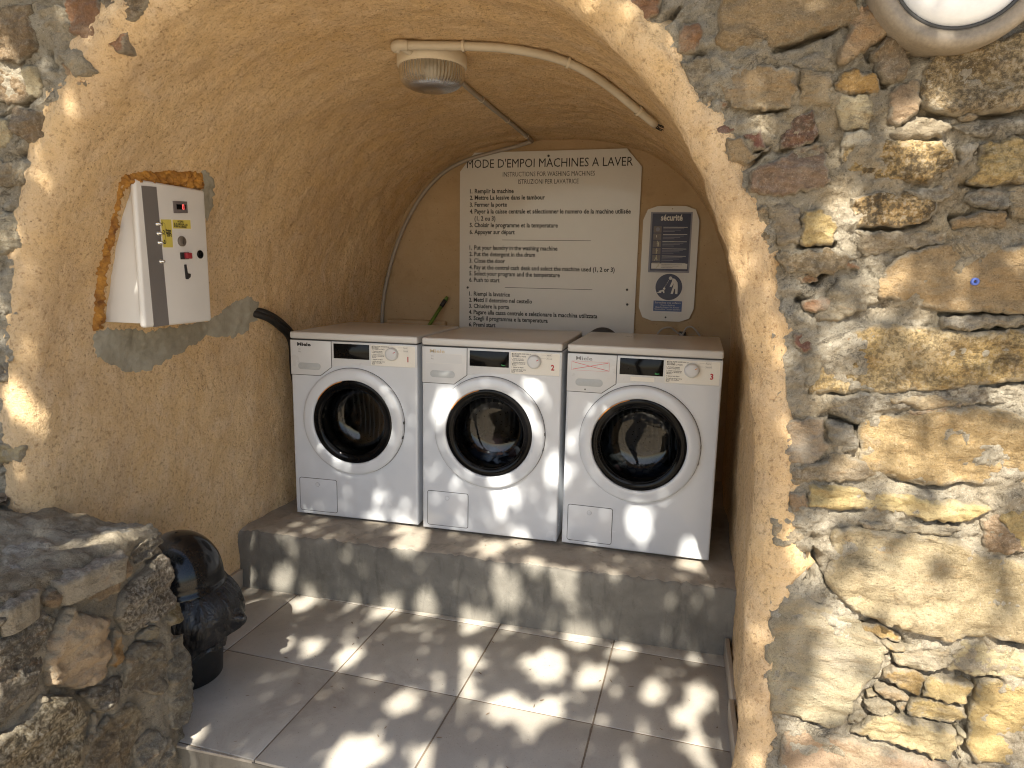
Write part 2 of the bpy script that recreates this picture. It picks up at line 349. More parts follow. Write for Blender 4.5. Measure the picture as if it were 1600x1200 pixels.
def leafmat(name, a, b):
    g = G(name); v = g.pos(); oi = g.noise(v, 3.0, 4); h = g.noise(v, 30, 2)
    c = g.mix(g.ramp(g.mix(0.5, oi, h), [(0.35, 0.0), (0.65, 1.0)]), a, b); g.set(Base_Color=c, Roughness=0.6); return g.m
M['leaf'] = leafmat('green tree leaf', (0.035, 0.06, 0.02), (0.075, 0.11, 0.03))
M['deadleaf'] = leafmat('dry dead leaf', (0.10, 0.07, 0.045), (0.28, 0.21, 0.14))
M['bark'] = simple('tree bark', (0.12, 0.095, 0.07), 0.95, var=0.35, bump=0.02)
M['soil'] = simple('dry planter soil', (0.13, 0.105, 0.08), 0.98, var=0.35, bump=0.01)
M['skirting'] = simple('beige skirting tile', (0.40, 0.34, 0.27), 0.5, var=0.1)

# ------------------------------------------------------------------ mesh helpers
def link(o, parent=None):
    COL.objects.link(o)
    if parent is not None: o.parent = parent
    return o
def mesh_obj(name, verts, faces, mat, parent=None, smooth=False, loc=None):
    me = bpy.data.meshes.new(name); me.from_pydata([tuple(map(float, v)) for v in verts], [], [tuple(map(int, f)) for f in faces]); me.update()
    if smooth: me.shade_smooth()
    mats = mat if isinstance(mat, (list, tuple)) else [mat]
    for k in mats: me.materials.append(M[k] if isinstance(k, str) else k)
    o = bpy.data.objects.new(name, me); link(o, parent)
    if loc is not None: o.location = loc
    return o
def thing(name, label, cat, loc=(0, 0, 0), rz=0.0, group=None):
    o = bpy.data.objects.new(name, None); o.empty_display_size = 0.1; link(o); o.location = loc; o.rotation_euler = (0, 0, rz)
    o['label'] = label; o['category'] = cat
    if group: o['group'] = group
    return o
def tag(o, label, cat, group=None, kind=None):
    if label: o['label'] = label
    if cat: o['category'] = cat
    if group: o['group'] = group
    if kind: o['kind'] = kind
    return o
def grid_faces(nr, nc, closed=False, off=0):
    f = []
    for i in range(nr-1):
        for j in range(nc if closed else nc-1):
            k = (j+1) % nc
            f.append((off+i*nc+j, off+i*nc+k, off+(i+1)*nc+k, off+(i+1)*nc+j))
    return f
def lathe(name, prof, mat, parent=None, seg=64, axis='y', centre=(0, 0, 0), smooth=True, cap0=False, cap1=False, wob=None):
    """prof: (radius, height); axis y: rings round the y axis, height along y"""
    V = []
    for r_, h in prof:
        for k in range(seg):
            a = 2*PI*k/seg; rr = r_ if wob is None else r_*(1+wob(a, h))
            c, s = rr*math.cos(a), rr*math.sin(a)
            V.append((c+centre[0], h+centre[1], s+centre[2]) if axis == 'y' else (c+centre[0], s+centre[1], h+centre[2]))
    Fc = grid_faces(len(prof), seg, True)
    if axis == 'z': Fc = Fc
    else: Fc = [f[::-1] for f in Fc]
    if cap0: Fc.append(tuple(range(seg))[::-1])
    if cap1: Fc.append(tuple((len(prof)-1)*seg+k for k in range(seg)))
    o = mesh_obj(name, V, Fc, mat, parent, smooth)
    return o
def tube_geo(pts, rad, seg=10, caps=True):
    pts = [np.asarray(p, float) for p in pts]; n = len(pts); V = []; Fc = []
    nrm = None
    for i in range(n):
        t = pts[min(i+1, n-1)]-pts[max(i-1, 0)]; t = t/np.linalg.norm(t)
        if nrm is None:
            a = np.array([0, 0, 1.0]) if abs(t[2]) < 0.9 else np.array([1.0, 0, 0]); nrm = np.cross(t, a)
        nrm = nrm-t*np.dot(nrm, t); nrm /= np.linalg.norm(nrm); bn = np.cross(t, nrm)
        rr = rad[i] if hasattr(rad, '__len__') else rad
        for k in range(seg):
            a = 2*PI*k/seg; V.append(pts[i]+rr*(math.cos(a)*nrm+math.sin(a)*bn))
    Fc = grid_faces(n, seg, True)
    if caps: Fc += [tuple(range(seg))[::-1], tuple((n-1)*seg+k for k in range(seg))]
    return V, Fc
def tube(name, pts, rad, mat, parent=None, seg=10):
    V, Fc = tube_geo(pts, rad, seg); return mesh_obj(name, V, Fc, mat, parent, True)
def spline(pts, n=8):
    P = [np.asarray(p, float) for p in pts]; out = []
    Q = [2*P[0]-P[1]]+P+[2*P[-1]-P[-2]]
    for i in range(1, len(Q)-2):
        for k in range(n):
            t = k/n; a, b, c, d = Q[i-1], Q[i], Q[i+1], Q[i+2]
            out.append(0.5*(2*b+(c-a)*t+(2*a-5*b+4*c-d)*t*t+(3*b-a-3*c+d)*t**3))
    out.append(P[-1]); return out
def box_geo(x0, x1, y0, y1, z0, z1):
    V = [(x, y, z) for x in (x0, x1) for y in (y0, y1) for z in (z0, z1)]
    return V, [(0, 1, 3, 2), (4, 6, 7, 5), (0, 4, 5, 1), (2, 3, 7, 6), (0, 2, 6, 4), (1, 5, 7, 3)]
def bevel_box(name, b, mat, parent=None, r=0.004, seg=3, smooth=True):
    bm = bmesh.new(); V, Fc = box_geo(*b); vs = [bm.verts.new(v) for v in V]
    for f in Fc: bm.faces.new([vs[i] for i in f])
    bmesh.ops.recalc_face_normals(bm, faces=bm.faces[:])
    if r > 0: bmesh.ops.bevel(bm, geom=bm.edges[:], offset=r, segments=seg, profile=0.5, affect='EDGES')
    me = bpy.data.meshes.new(name); bm.to_mesh(me); bm.free()
    me.materials.append(M[mat] if isinstance(mat, str) else mat)
    if smooth:
        me.shade_smooth(); me.set_sharp_from_angle(angle=R(40))
    o = bpy.data.objects.new(name, me); return link(o, parent)
def prism(name, poly, y_back, y_front, mat, parent=None, bev=0.0, frame=None):
    """polygon in (x,z), extruded along y from y_back to y_front (front = towards -y); frame maps local (x,y,z) to place"""
    bm = bmesh.new(); vs = [bm.verts.new((x, y_back, z)) for x, z in poly]
    f = bm.faces.new(vs); ret = bmesh.ops.extrude_face_region(bm, geom=[f])
    nv = [g for g in ret['geom'] if isinstance(g, bmesh.types.BMVert)]
    for v_ in nv: v_.co.y = y_front
    bmesh.ops.recalc_face_normals(bm, faces=bm.faces[:])
    if bev > 0:
        ed = [e for e in bm.edges if all(abs(v_.co.y-y_front) < 1e-9 for v_ in e.verts)]
        bmesh.ops.bevel(bm, geom=ed, offset=bev, segments=2, profile=0.5, affect='EDGES')
    if frame is not None: bm.transform(frame)
    me = bpy.data.meshes.new(name); bm.to_mesh(me); bm.free(); me.materials.append(M[mat] if isinstance(mat, str) else mat)
    me.shade_smooth(); me.set_sharp_from_angle(angle=R(35))
    o = bpy.data.objects.new(name, me); return link(o, parent)
def rrect(x0, x1, z0, z1, r, n=5):
    P = []
    for cx, cz, a0 in ((x1-r, z1-r, 0), (x0+r, z1-r, 90), (x0+r, z0+r, 180), (x1-r, z0+r, 270)):
        for k in range(n+1):
            a = R(a0+90*k/n); P.append((cx+r*math.cos(a), cz+r*math.sin(a)))
    return P
def ngon(cx, cz, r, n=24): return [(cx+r*math.cos(2*PI*k/n), cz+r*math.sin(2*PI*k/n)) for k in range(n)]
def text(name, s, x, z, size, y, mat, parent=None, width=None, align='LEFT', bold=0.0, xs=1.0, frame=None, shear=0.0):
    """flat lettering in the (x,z) plane at depth y, baseline z, facing -y"""
    c = bpy.data.curves.new(name, 'FONT'); c.body = s; c.size = size; c.offset = bold; c.shear = shear; c.resolution_u = 2
    o = bpy.data.objects.new(name, c); COL.objects.link(o)
    dg = bpy.context.evaluated_depsgraph_get(); me = bpy.data.meshes.new_from_object(o.evaluated_get(dg)); bpy.data.objects.remove(o)
    n = len(me.vertices); co = np.zeros(n*3); me.vertices.foreach_get('co', co); co = co.reshape(-1, 3)
    if n:
        w0, w1 = co[:, 0].min(), co[:, 0].max(); k = xs if width is None else width/(w1-w0)
        X = (co[:, 0]-w0)*k
        if align == 'CENTER': X -= (w1-w0)*k/2
        P = np.stack([x+X, np.full(n, y), z+co[:, 1]], 1); me.vertices.foreach_set('co', P.ravel())
        if frame is not None: me.transform(frame)
    me.update(); me.materials.clear(); me.materials.append(M[mat]); me.name = name
    ob = bpy.data.objects.new(name, me); ob['text_width'] = float((w1-w0)*k) if n else 0.0
    del ob['text_width']
    return link(ob, parent)
def natural_width(s, size):
    c = bpy.data.curves.new('t', 'FONT'); c.body = s; c.size = size; o = bpy.data.objects.new('t', c); COL.objects.link(o)
    dg = bpy.context.evaluated_depsgraph_get(); me = bpy.data.meshes.new_from_object(o.evaluated_get(dg)); bpy.data.objects.remove(o)
    x = [v.co.x for v in me.vertices]; bpy.data.meshes.remove(me); return max(x)-min(x)
def seg_dist(P, a, b):
    a = np.asarray(a); b = np.asarray(b); d = b-a; t = np.clip(((P-a)@d)/max(1e-12, d@d), 0, 1); return np.linalg.norm(P-a-t[:, None]*d, axis=1)
def poly_dist(P, poly):
    o = np.full(len(P), 1e9)
    for i in range(len(poly)): o = np.minimum(o, seg_dist(P, poly[i], poly[(i+1) % len(poly)]))
    return o
def inside(P, poly):
    x, y = P[:, 0], P[:, 1]; c = np.zeros(len(P), bool); n = len(poly)
    for i in range(n):
        x0, y0 = poly[i]; x1, y1 = poly[(i+1) % n]
        if y0 == y1: continue
        t = ((y0 > y) != (y1 > y)) & (x < (x1-x0)*(y-y0)/(y1-y0)+x0); c ^= t
    return c
def rough_outline(poly, step, amp, seed, corner=0.25):
    P = [np.asarray(p, float) for p in poly]; out = []
    n = len(P)
    for i in range(n):                                             # cut the corners a little, then break up the edges
        a, b = P[i], P[(i+1) % n]; L = np.linalg.norm(b-a); k = max(1, int(L/step)); nr = np.array([-(b-a)[1], (b-a)[0]])/max(L, 1e-9)
        for j in range(k):
            q = a+(b-a)*(j/k); out.append(q)
    out = np.array(out)
    for _ in range(1): out = 0.5*out+0.25*(np.roll(out, 1, 0)+np.roll(out, -1, 0))
    d = np.roll(out, -1, 0)-np.roll(out, 1, 0); d /= np.maximum(np.linalg.norm(d, axis=1), 1e-9)[:, None]
    nz = fbm(np.c_[out/step/3.5, np.full(len(out), seed*3.7)], 1.0, 3, 0.6)
    return out+np.c_[-d[:, 1], d[:, 0]]*(nz*amp)[:, None]
def cdt_patch(poly, step, seed):
    """triangulated polygon with inner points; returns 2-D points, triangles, distance to the outline, boundary loop edges"""
    poly = np.asarray(poly); lo, hi = poly.min(0), poly.max(0); rg = np.random.default_rng(seed)
    gx, gy = np.meshgrid(np.arange(lo[0], hi[0], step), np.arange(lo[1], hi[1], step*0.87))
    gx[1::2] += step/2; Q = np.c_[gx.ravel(), gy.ravel()]+rg.uniform(-0.22, 0.22, (gx.size, 2))*step
    Q = Q[inside(Q, poly)] if len(Q) else Q
    if len(Q): Q = Q[poly_dist(Q, poly) > step*0.45]
    pts = [Vector(p) for p in poly]+[Vector(q) for q in Q]; n = len(poly)
    vs, es, fs, *_ = delaunay_2d_cdt(pts, [(i, (i+1) % n) for i in range(n)], [list(range(n))], 1, 1e-7)
    vs = np.array([(v[0], v[1]) for v in vs]); cnt = {}
    for f in fs:
        for i in range(len(f)):
            a, b = f[i], f[(i+1) % len(f)]; cnt[(a, b)] = 1
    bnd = [(a, b) for (a, b) in cnt if (b, a) not in cnt]
    return vs, fs, poly_dist(vs, poly), bnd
def stone(parent, poly, to3d, nrm, col, speck=0.3, proud=0.012, round_=0.014, rough=0.010, depth=0.07, seed=0, step=None, amp=0.0035, tilt=None, name='stone'):
    """one wall stone: ragged outline, rounded arris, uneven face, sides running back into the mortar"""
    poly = [np.asarray(p, float) for p in poly]
    A = 0.5*abs(sum(poly[i][0]*poly[(i+1) % len(poly)][1]-poly[(i+1) % len(poly)][0]*poly[i][1] for i in range(len(poly))))
    if sum(poly[i][0]*poly[(i+1) % len(poly)][1]-poly[(i+1) % len(poly)][0]*poly[i][1] for i in range(len(poly))) < 0: poly = poly[::-1]
    st = step or min(0.0095, max(0.005, math.sqrt(A)/22))
    ol = rough_outline(poly, st, amp, seed+1)
    vs, fs, d, bnd = cdt_patch(ol, st, seed)
    rr = min(round_, 0.3*math.sqrt(A)); e = np.clip(d/rr, 0, 1)
    rg = np.random.default_rng(seed+99); tl = rg.uniform(-0.06, 0.06, 2) if tilt is None else np.asarray(tilt)
    c = vs.mean(0); P3 = np.c_[vs, np.full(len(vs), seed*1.93)]
    lay = fbm(P3*np.array([1, 2.2, 1]), 0.17, 4, 0.6)*3.2; ter = np.floor(lay)+np.clip((lay-np.floor(lay)-0.72)/0.28, 0, 1)
    h = proud*np.sqrt(1-(1-e)**2)+rough*(0.45*fbm(P3, 0.11, 4, 0.55)+0.32*ter+0.30*(0.4-np.abs(fbm(P3+7, 0.045, 4, 0.6))))*(0.5+0.5*e)+(vs-c)@tl*e
    V = [np.asarray(to3d(p[0], p[1]))+np.asarray(nrm)*hh for p, hh in zip(vs, h)]
    Fc = [tuple(f) for f in fs]; nx_ = {a: b for a, b in bnd}; pv_ = {b: a for a, b in bnd}; bp_ = {q: vs[q].copy() for q in nx_}
    def relax(k):
        nonlocal_bp = bp_
        for _ in range(k): nonlocal_bp = {q: 0.5*nonlocal_bp[q]+0.25*(nonlocal_bp[nx_[q]]+nonlocal_bp[pv_[q]]) for q in nonlocal_bp if q in nx_ and q in pv_ and nx_[q] in nonlocal_bp and pv_[q] in nonlocal_bp}
        return nonlocal_bp
    prev = {q: q for q in nx_}
    for kk, dep in ((4, 0.22), (14, 1.0)):
        sm = relax(kk); cur = {}
        for q in nx_:
            p = sm.get(q, vs[q]); p = p+(c-p)*0.03*kk/14; cur[q] = len(V); V.append(np.asarray(to3d(*p))-np.asarray(nrm)*depth*dep)
        for a, b in bnd: Fc.append((prev[b], prev[a], cur[a], cur[b]))
        prev = cur
    o0 = np.mean(V[:len(vs)], 0)
    # make faces look along nrm
    a, b, c3 = (V[i] for i in Fc[0][:3])
    if np.dot(np.cross(b-a, c3-a), nrm) < 0: Fc = [f[::-1] for f in Fc]
    o = mesh_obj(name, [v-o0 for v in V], Fc, 'stone', parent, True, tuple(o0)); o.color = (*col, speck)
    at = o.data.attributes.new('edge', 'FLOAT', 'POINT'); ev = np.zeros(len(V), np.float32); ev[:len(vs)] = np.clip(d/max(0.02, 0.16*math.sqrt(A)), 0, 1); at.data.foreach_set('value', ev)
    return o

# ------------------------------------------------------------------ ground, floor, step
YF = -1.14                                         # plane of the stone front
FLOOR = -0.265
GROUND = -0.42
xs_ = np.concatenate([np.linspace(-60, -3, 20), np.linspace(-2.5, 3, 70), np.linspace(3.5, 60, 20)])
ys_ = np.concatenate([np.linspace(-60, -5, 20), np.linspace(-4.5, -1.0, 60), np.linspace(0, 40, 10)])
gx, gy = np.meshgrid(xs_, ys_); P = np.c_[gx.ravel(), gy.ravel(), np.full(gx.size, GROUND)]
P[:, 2] += fbm(P, 0.6, 3)*0.01
g_ = mesh_obj('ground', P, grid_faces(len(ys_), len(xs_)), 'ground', None, True); g_['kind'] = 'structure'

floor = bpy.data.objects.new('floor', None); link(floor); floor['kind'] = 'structure'; floor.location = (0, -0.7, FLOOR)
def on_floor(o): o.parent = floor; o.location = tuple(Vector(o.location)-Vector(floor.location)); return o
on_floor(bevel_box('grout_bed', (-1.15, 1.06, -1.132, -0.15, -0.45, FLOOR-0.0025), 'grout', None, 0.002, 1))
on_floor(bevel_box('riser', (-1.0, 0.93, -1.139, -1.1325, -0.45, FLOOR-0.012), 'concrete', None, 0.002, 1))
def clip(poly, n, d):                                # keep n.p <= d
    out = []
    for i in range(len(poly)):
        a, b = poly[i], poly[(i+1) % len(poly)]; da, db = np.dot(n, a)-d, np.dot(n, b)-d
        if da <= 0: out.append(a)
        if da*db < 0: out.append(a+(b-a)*(da/(da-db)))
    return out
ex = np.array([0.99905, -0.0436]); ey = np.array([0.0436, 0.99905]); T0 = np.array([-0.356, -0.690]); TS = 0.453; gap = 0.0026
k_t = 0
for i in range(-3, 5):
    for j in range(-2, 3):
        q = [T0+ex*(i*TS+a)+ey*(j*TS+b) for a, b in ((gap, gap), (TS-gap, gap), (TS-gap, TS-gap), (gap, TS-gap))]
        for n, d in ((np.array([-1.0, 0]), 1.075), (np.array([1.0, 0]), 1.0), (np.array([0, 1.0]), 0.212*-1), (np.array([0, -1.0]), 1.145)):
            if len(q) >= 3: q = clip(q, n, d)
        if len(q) < 3: continue
        qa = np.array(q); area = 0.5*abs(np.sum(qa[:, 0]*np.roll(qa[:, 1], -1)-np.roll(qa[:, 0], -1)*qa[:, 1]))
        if area < 0.002: continue
        c = qa.mean(0); bm = bmesh.new(); dz = RNG.uniform(-0.0007, 0.0007)
        vs = [bm.verts.new((p[0]-c[0], p[1]-c[1], -0.009)) for p in q]; f = bm.faces.new(vs)
        ret = bmesh.ops.extrude_face_region(bm, geom=[f])
        for v_ in [g for g in ret['geom'] if isinstance(g, bmesh.types.BMVert)]: v_.co.z = dz
        bmesh.ops.recalc_face_normals(bm, faces=bm.faces[:])
        bmesh.ops.bevel(bm, geom=[e for e in bm.edges if all(v_.co.z > -0.005 for v_ in e.verts)], offset=0.0025, segments=2, profile=0.5, affect='EDGES')
        me = bpy.data.meshes.new('tile'); bm.to_mesh(me); bm.free(); me.materials.append(M['tile']); me.shade_smooth(); me.set_sharp_from_angle(angle=R(50))
        o = bpy.data.objects.new('tile', me); link(o, floor); o.location = (c[0], c[1]+0.7, 0)

# concrete step the machines stand on
prof = [(1.16, 0.0), (0.8, 0.0), (0.5, 0.0), (0.2, 0.0)]+[(y, 0.0) for y in np.linspace(0.1, -0.19, 30)]
prof += [(-0.2, -0.001), (-0.207, -0.003), (-0.212, -0.008), (-0.215, -0.015)]+[(-0.216, z) for z in np.linspace(-0.024, -0.28, 28)]
xs_ = np.linspace(-1.14, 1.10, 230)
V = np.array([(x, y, z) for x in xs_ for y, z in prof]); n1 = fbm(V, 0.12, 4); n2 = fbm(V*np.array([1, 0.3, 0.3]), 0.05, 4, 0.6)
top = V[:, 2] > -0.004; edge = np.exp(-((V[:, 1]+0.208)/0.03)**2-((V[:, 2]+0.004)/0.03)**2)
V[:, 2] += np.where(V[:, 1] < 0.15, n1*0.0022, 0)*top; V[:, 1] += np.where(~top, n1*0.0025, 0)
n3 = np.maximum(0, fbm(V*np.array([1, 0.2, 0.2])+11, 0.22, 4, 0.65)-0.25)
V[:, 2] += edge*(n2*0.008-0.002-0.016*n3); V[:, 1] += edge*(np.abs(n2)*0.008+0.016*n3)
V[:, 1] += np.where(V[:, 2] < -0.15, -0.004*np.clip((-0.15-V[:, 2])/0.1, 0, 1), 0)
nc = len(prof); Fc = grid_faces(len(xs_), nc)
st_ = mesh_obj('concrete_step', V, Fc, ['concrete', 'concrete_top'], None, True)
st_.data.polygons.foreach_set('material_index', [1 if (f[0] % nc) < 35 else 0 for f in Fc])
tag(st_, 'low grey concrete step carrying the three washing machines', 'step')

# ------------------------------------------------------------------ plastered vault
def lerp_tab(y, tab): return np.interp(y, [t[0] for t in tab], [t[1] for t in tab])
aR = [(-1.08, 0.925), (-1.0, 0.95), (-0.75, 0.985), (-0.2, 1.0), (1.12, 1.03)]
aL = [(-1.08, 1.055), (-0.8, 1.06), (-0.2, 1.072), (0.2, 1.045), (1.12, 0.985)]
nn = [(-1.08, 2.30), (-0.6, 2.45), (0.2, 2.6), (1.12, 2.8)]
bb = [(-1.08, 1.35), (-0.4, 1.352), (1.12, 1.33)]
ZS = 0.5; Z0 = -0.30
NS = 430
def section(y):
    r_, l_, n, b = (lerp_tab(y, t) for t in (aR, aL, nn, bb)); c, A = (r_-l_)/2, (r_+l_)/2
    t = np.linspace(0, PI, 1500); ct, st = np.cos(t), np.sin(t)
    x = c+A*np.sign(ct)*np.abs(ct)**(2/n); z = ZS+b*np.abs(st)**(2/n)
    X = np.r_[[c+A], x, [c-A]]; Z = np.r_[[Z0], z, [Z0]]
    L = np.r_[0, np.cumsum(np.hypot(np.diff(X), np.diff(Z)))]; s = np.linspace(0, L[-1], NS)
    x, z = np.interp(s, L, X), np.interp(s, L, Z); tx, tz = np.gradient(x), np.gradient(z); h = np.hypot(tx, tz)
    return x, z, tz/h, -tx/h                        # point and outward normal (into the masonry)
RB = 0.06
rows = []; nrmr = []
ysec = np.concatenate([np.linspace(1.135, YF+RB, 232)])
for y in ysec:
    x, z, nx, nz = section(y); rows.append(np.c_[x, np.full(NS, y), z]); nrmr.append(np.c_[nx, np.zeros(NS), nz])
x, z, nx, nz = section(YF+RB); side = np.clip((x+0.3)/1.0, 0, 1)
nzv = fbm(np.c_[x, z, np.full(NS, 4.0)], 0.16, 4, 0.6); nzh = fbm(np.c_[x, z, np.full(NS, 9.0)], 0.035, 3, 0.6)
ext = (0.052-0.025*side)+0.03*nzv+0.010*nzh; ext = np.clip(ext, 0.008, 0.12)
for k in range(1, 9):
    ph = k/8*PI/2; o = RB*(1-math.cos(ph))
    rows.append(np.c_[x+nx*o, np.full(NS, YF-0.008+RB*(1-math.sin(ph))+0.008*(1-k/8)), z+nz*o]); nrmr.append(np.c_[nx*math.cos(ph), np.full(NS, math.sin(ph)), nz*math.cos(ph)])
for k in range(1, 9):
    f = k/8; o = RB+ext*f; rows.append(np.c_[x+nx*o, np.full(NS, YF-0.006+0.004*f+0.012*f**2), z+nz*o]); nrmr.append(np.c_[np.zeros(NS), np.ones(NS), np.zeros(NS)])
for k in range(1, 4):
    o = RB+ext+0.008*k; rows.append(np.c_[x+nx*o, np.full(NS, YF+0.010+0.010*k), z+nz*o]); nrmr.append(np.c_[np.zeros(NS), np.ones(NS), np.zeros(NS)])
V = np.concatenate(rows); Nn = np.concatenate(nrmr)
disp = 0.009*fbm(V, 0.42, 3)+0.0045*fbm(V, 0.09, 3)+0.0022*fbm(V, 0.022, 3, 0.6)
fl = (V[:, 1] < YF+0.08)
disp += np.where(fl, 0.004*fbm(V, 0.05, 3), 0)
V = V+Nn*disp[:, None]
vault = thing('vaulted_niche', 'barrel vaulted niche rendered in rough ochre plaster sheltering the washing machines', 'vault', (0, 0, FLOOR))
def in_vault(o): o.parent = vault; o.location = tuple(Vector(o.location)-Vector(vault.location)); return o
vsh = in_vault(mesh_obj('vault_shell', V, grid_faces(len(rows), NS), 'plaster', None, True))
BV = BVHTree.FromPolygons([tuple(v) for v in V], grid_faces(len(rows), NS))
YB = 1.115
gx, gz = np.meshgrid(np.linspace(-1.2, 1.2, 150), np.linspace(-0.2, 2.0, 140)); Vb = np.c_[gx.ravel(), np.full(gx.size, YB), gz.ravel()]
Vb[:, 1] += 0.006*fbm(Vb, 0.3, 3)+0.002*fbm(Vb, 0.05, 3)
in_vault(mesh_obj('back_wall', Vb, grid_faces(140, 150), 'backplaster', None, True))
def vhit(px, off=0.0):
    d = Vector(ray(px)).normalized(); loc, n, *_ = BV.ray_cast(Vector(CAM), d)
    if n.dot(d) > 0: n = -n
    return np.array(loc)+np.array(n)*off
def vcast(p, d):
    loc, n, *_ = BV.ray_cast(Vector(p), Vector(d)); return None if loc is None else np.array(loc)
def drape(name, polypx, mat, parent, step_px=3.5, base=0.003, height=0.004, rnd=8.0, rough=0.003, amp=2.0, seed=5, edge_sink=0.006, nscale=0.05):
    """a skin of some thickness lying on the vault inside an outline"""
    ol = rough_outline([np.array(p, float) for p in polypx], step_px, amp, seed)
    vs, fs, d, bnd = cdt_patch(ol, step_px, seed); out = []
    for p, dd in zip(vs, d):
        dv = Vector(ray(p)).normalized(); loc, n, *_ = BV.ray_cast(Vector(CAM), dv)
        if n.dot(dv) > 0: n = -n
        e = min(1.0, dd/rnd); out.append((np.array(loc), np.array(n), e))
    P = np.array([o[0] for o in out]); nz = fbm(P, nscale, 4, 0.55)
    V = [l+n*(base+height*math.sqrt(1-(1-e)**2)+rough*q*(0.3+0.7*e)-edge_sink*(1-e)**3) for (l, n, e), q in zip(out, nz)]
    Fc = [tuple(f) for f in fs]; a, b, c = (V[i] for i in Fc[0]); 
    if np.dot(np.cross(b-a, c-a), out[0][1]) < 0: Fc = [f[::-1] for f in Fc]
    return mesh_obj(name, V, Fc, mat, parent, True)
in_vault(drape('cement_patch', [(138, 530), (150, 512), (200, 512), (235, 515), (333, 495), (352, 476), (372, 466), (396, 462), (410, 474), (408, 490), (398, 506), (384, 523), (356, 528), (330, 527), (305, 538), (285, 552), (262, 566), (236, 578), (205, 584), (185, 578), (165, 572), (150, 552)], 'patch', None, 3.2, 0.0022, 0.003, 16, 0.005, 6.0, 3, 0.005))
in_vault(drape('cement_patch', [(312, 262), (328, 268), (337, 285), (336, 312), (332, 335), (325, 346), (316, 340), (312, 300)], 'patch', None, 2.6, 0.001, 0.004, 8, 0.006, 4.0, 4))

# ------------------------------------------------------------------ stone front wall
wall = thing('stone_wall', 'rubble stone wall of ochre and rust stones in grey mortar around the arched opening', 'stone wall', (0, YF, GROUND))
def in_wall(o): o.parent = wall; o.location = tuple(Vector(o.location)-Vector(wall.location)); return o
def wp(px): q = ony(px, YF); return np.array([q[0], q[2]])
joints = [[(1203, 79), (1262, 57), (1338, 33)], [(1360, 85), (1372, 113), (1384, 132)], [(1440, 172), (1486, 182), (1540, 180), (1605, 168)], [(1470, 491), (1530, 489), (1605, 490)],
          [(1520, 517), (1560, 514), (1600, 510)], [(1266, 616), (1310, 613), (1352, 615)], [(1475, 606), (1540, 600), (1605, 596)], [(1343, 735), (1380, 745), (1445, 762), (1500, 755)], [(1267, 793), (1303, 799), (1345, 800)],
          [(1433, 812), (1490, 820)], [(1495, 284), (1547, 292), (1605, 284)], [(1343, 357), (1414, 356), (1450, 345)], [(1265, 868), (1283, 895), (1300, 925), (1316, 945), (1352, 968), (1385, 980), (1415, 1003)],
          [(1270, 840), (1276, 880), (1262, 912)], [(1395, 1012), (1378, 1040), (1362, 1066), (1350, 1090), (1325, 1125), (1300, 1140)], [(1440, 1050), (1480, 1055), (1525, 1060), (1560, 1064)], [(1335, 1150), (1385, 1166), (1440, 1182), (1485, 1192)],
          [(1420, 1092), (1460, 1098), (1505, 1108)], [(1410, 1120), (1460, 1134), (1500, 1140)], [(1516, 1100), (1508, 1140), (1508, 1185)], [(1528, 1060), (1518, 1110)], [(1510, 990), (1560, 1000), (1590, 1010)], [(1230, 1112), (1290, 1138), (1330, 1140)],
          [(1165, 258), (1205, 228)], [(1215, 236), (1275, 214)], [(1175, 174), (1232, 168)], [(1250, 470), (1300, 487)], [(1275, 440), (1290, 425)], [(1250, 385), (1305, 382)], [(1040, 30), (1062, 10)], [(1090, 85), (1115, 76)],
          [(1490, 340), (1560, 330)], [(1300, 655), (1345, 672)], [(1515, 322), (1570, 330)], [(0, 180), (60, 150)], [(60, 60), (90, 110)], [(20, 245), (70, 230)], [(0, 338), (40, 330)], [(5, 410), (25, 395)], [(0, 727), (45, 726)], [(0, 590), (25, 600), (20, 620)]]
JW = [[wp(p) for p in j] for j in joints]
x_ax = np.unique(np.r_[np.linspace(-4.2, -1.5, 28), np.arange(-1.5, -0.30, 0.0105), np.linspace(-0.30, 0.45, 26), np.arange(0.45, 1.66, 0.0056), np.linspace(1.72, 4.2, 30)])
z_ax = np.unique(np.r_[np.linspace(GROUND-0.05, -0.06, 14), np.arange(-0.02, 1.92, 0.0060), np.linspace(1.93, 3.4, 24)])
gx, gz = np.meshgrid(x_ax, z_ax); Pw = np.c_[gx.ravel(), np.full(gx.size, YF), gz.ravel()]; P2 = Pw[:, [0, 2]]
hm = 0.015*fbm(Pw, 0.10, 5, 0.58)+0.0075*fbm(Pw, 0.022, 4, 0.68)+0.012*np.abs(fbm(Pw+5, 0.2, 3))
jd = np.full(len(P2), 9.0)
for j in JW:
    for a, b in zip(j[:-1], j[1:]): jd = np.minimum(jd, seg_dist(P2, a, b))
jn = 0.0062*(1+0.9*fbm(Pw+3, 0.05, 2)); groove = 0.040*np.exp(-(jd/np.maximum(jn, 0.003))**2)*np.clip(0.75+1.6*fbm(Pw+31, 0.07, 2), 0, 1.2)
dry = np.array([wp(p) for p in [(1330, 960), (1420, 1000), (1500, 1040), (1530, 1060), (1512, 1120), (1505, 1190), (1440, 1185), (1320, 1148), (1320, 1125), (1370, 1050)]])
dd = np.where(inside(P2, dry), np.clip(poly_dist(P2, dry)/0.02, 0, 1), 0)
yy = YF+0.0085-hm+groove+0.018*dd
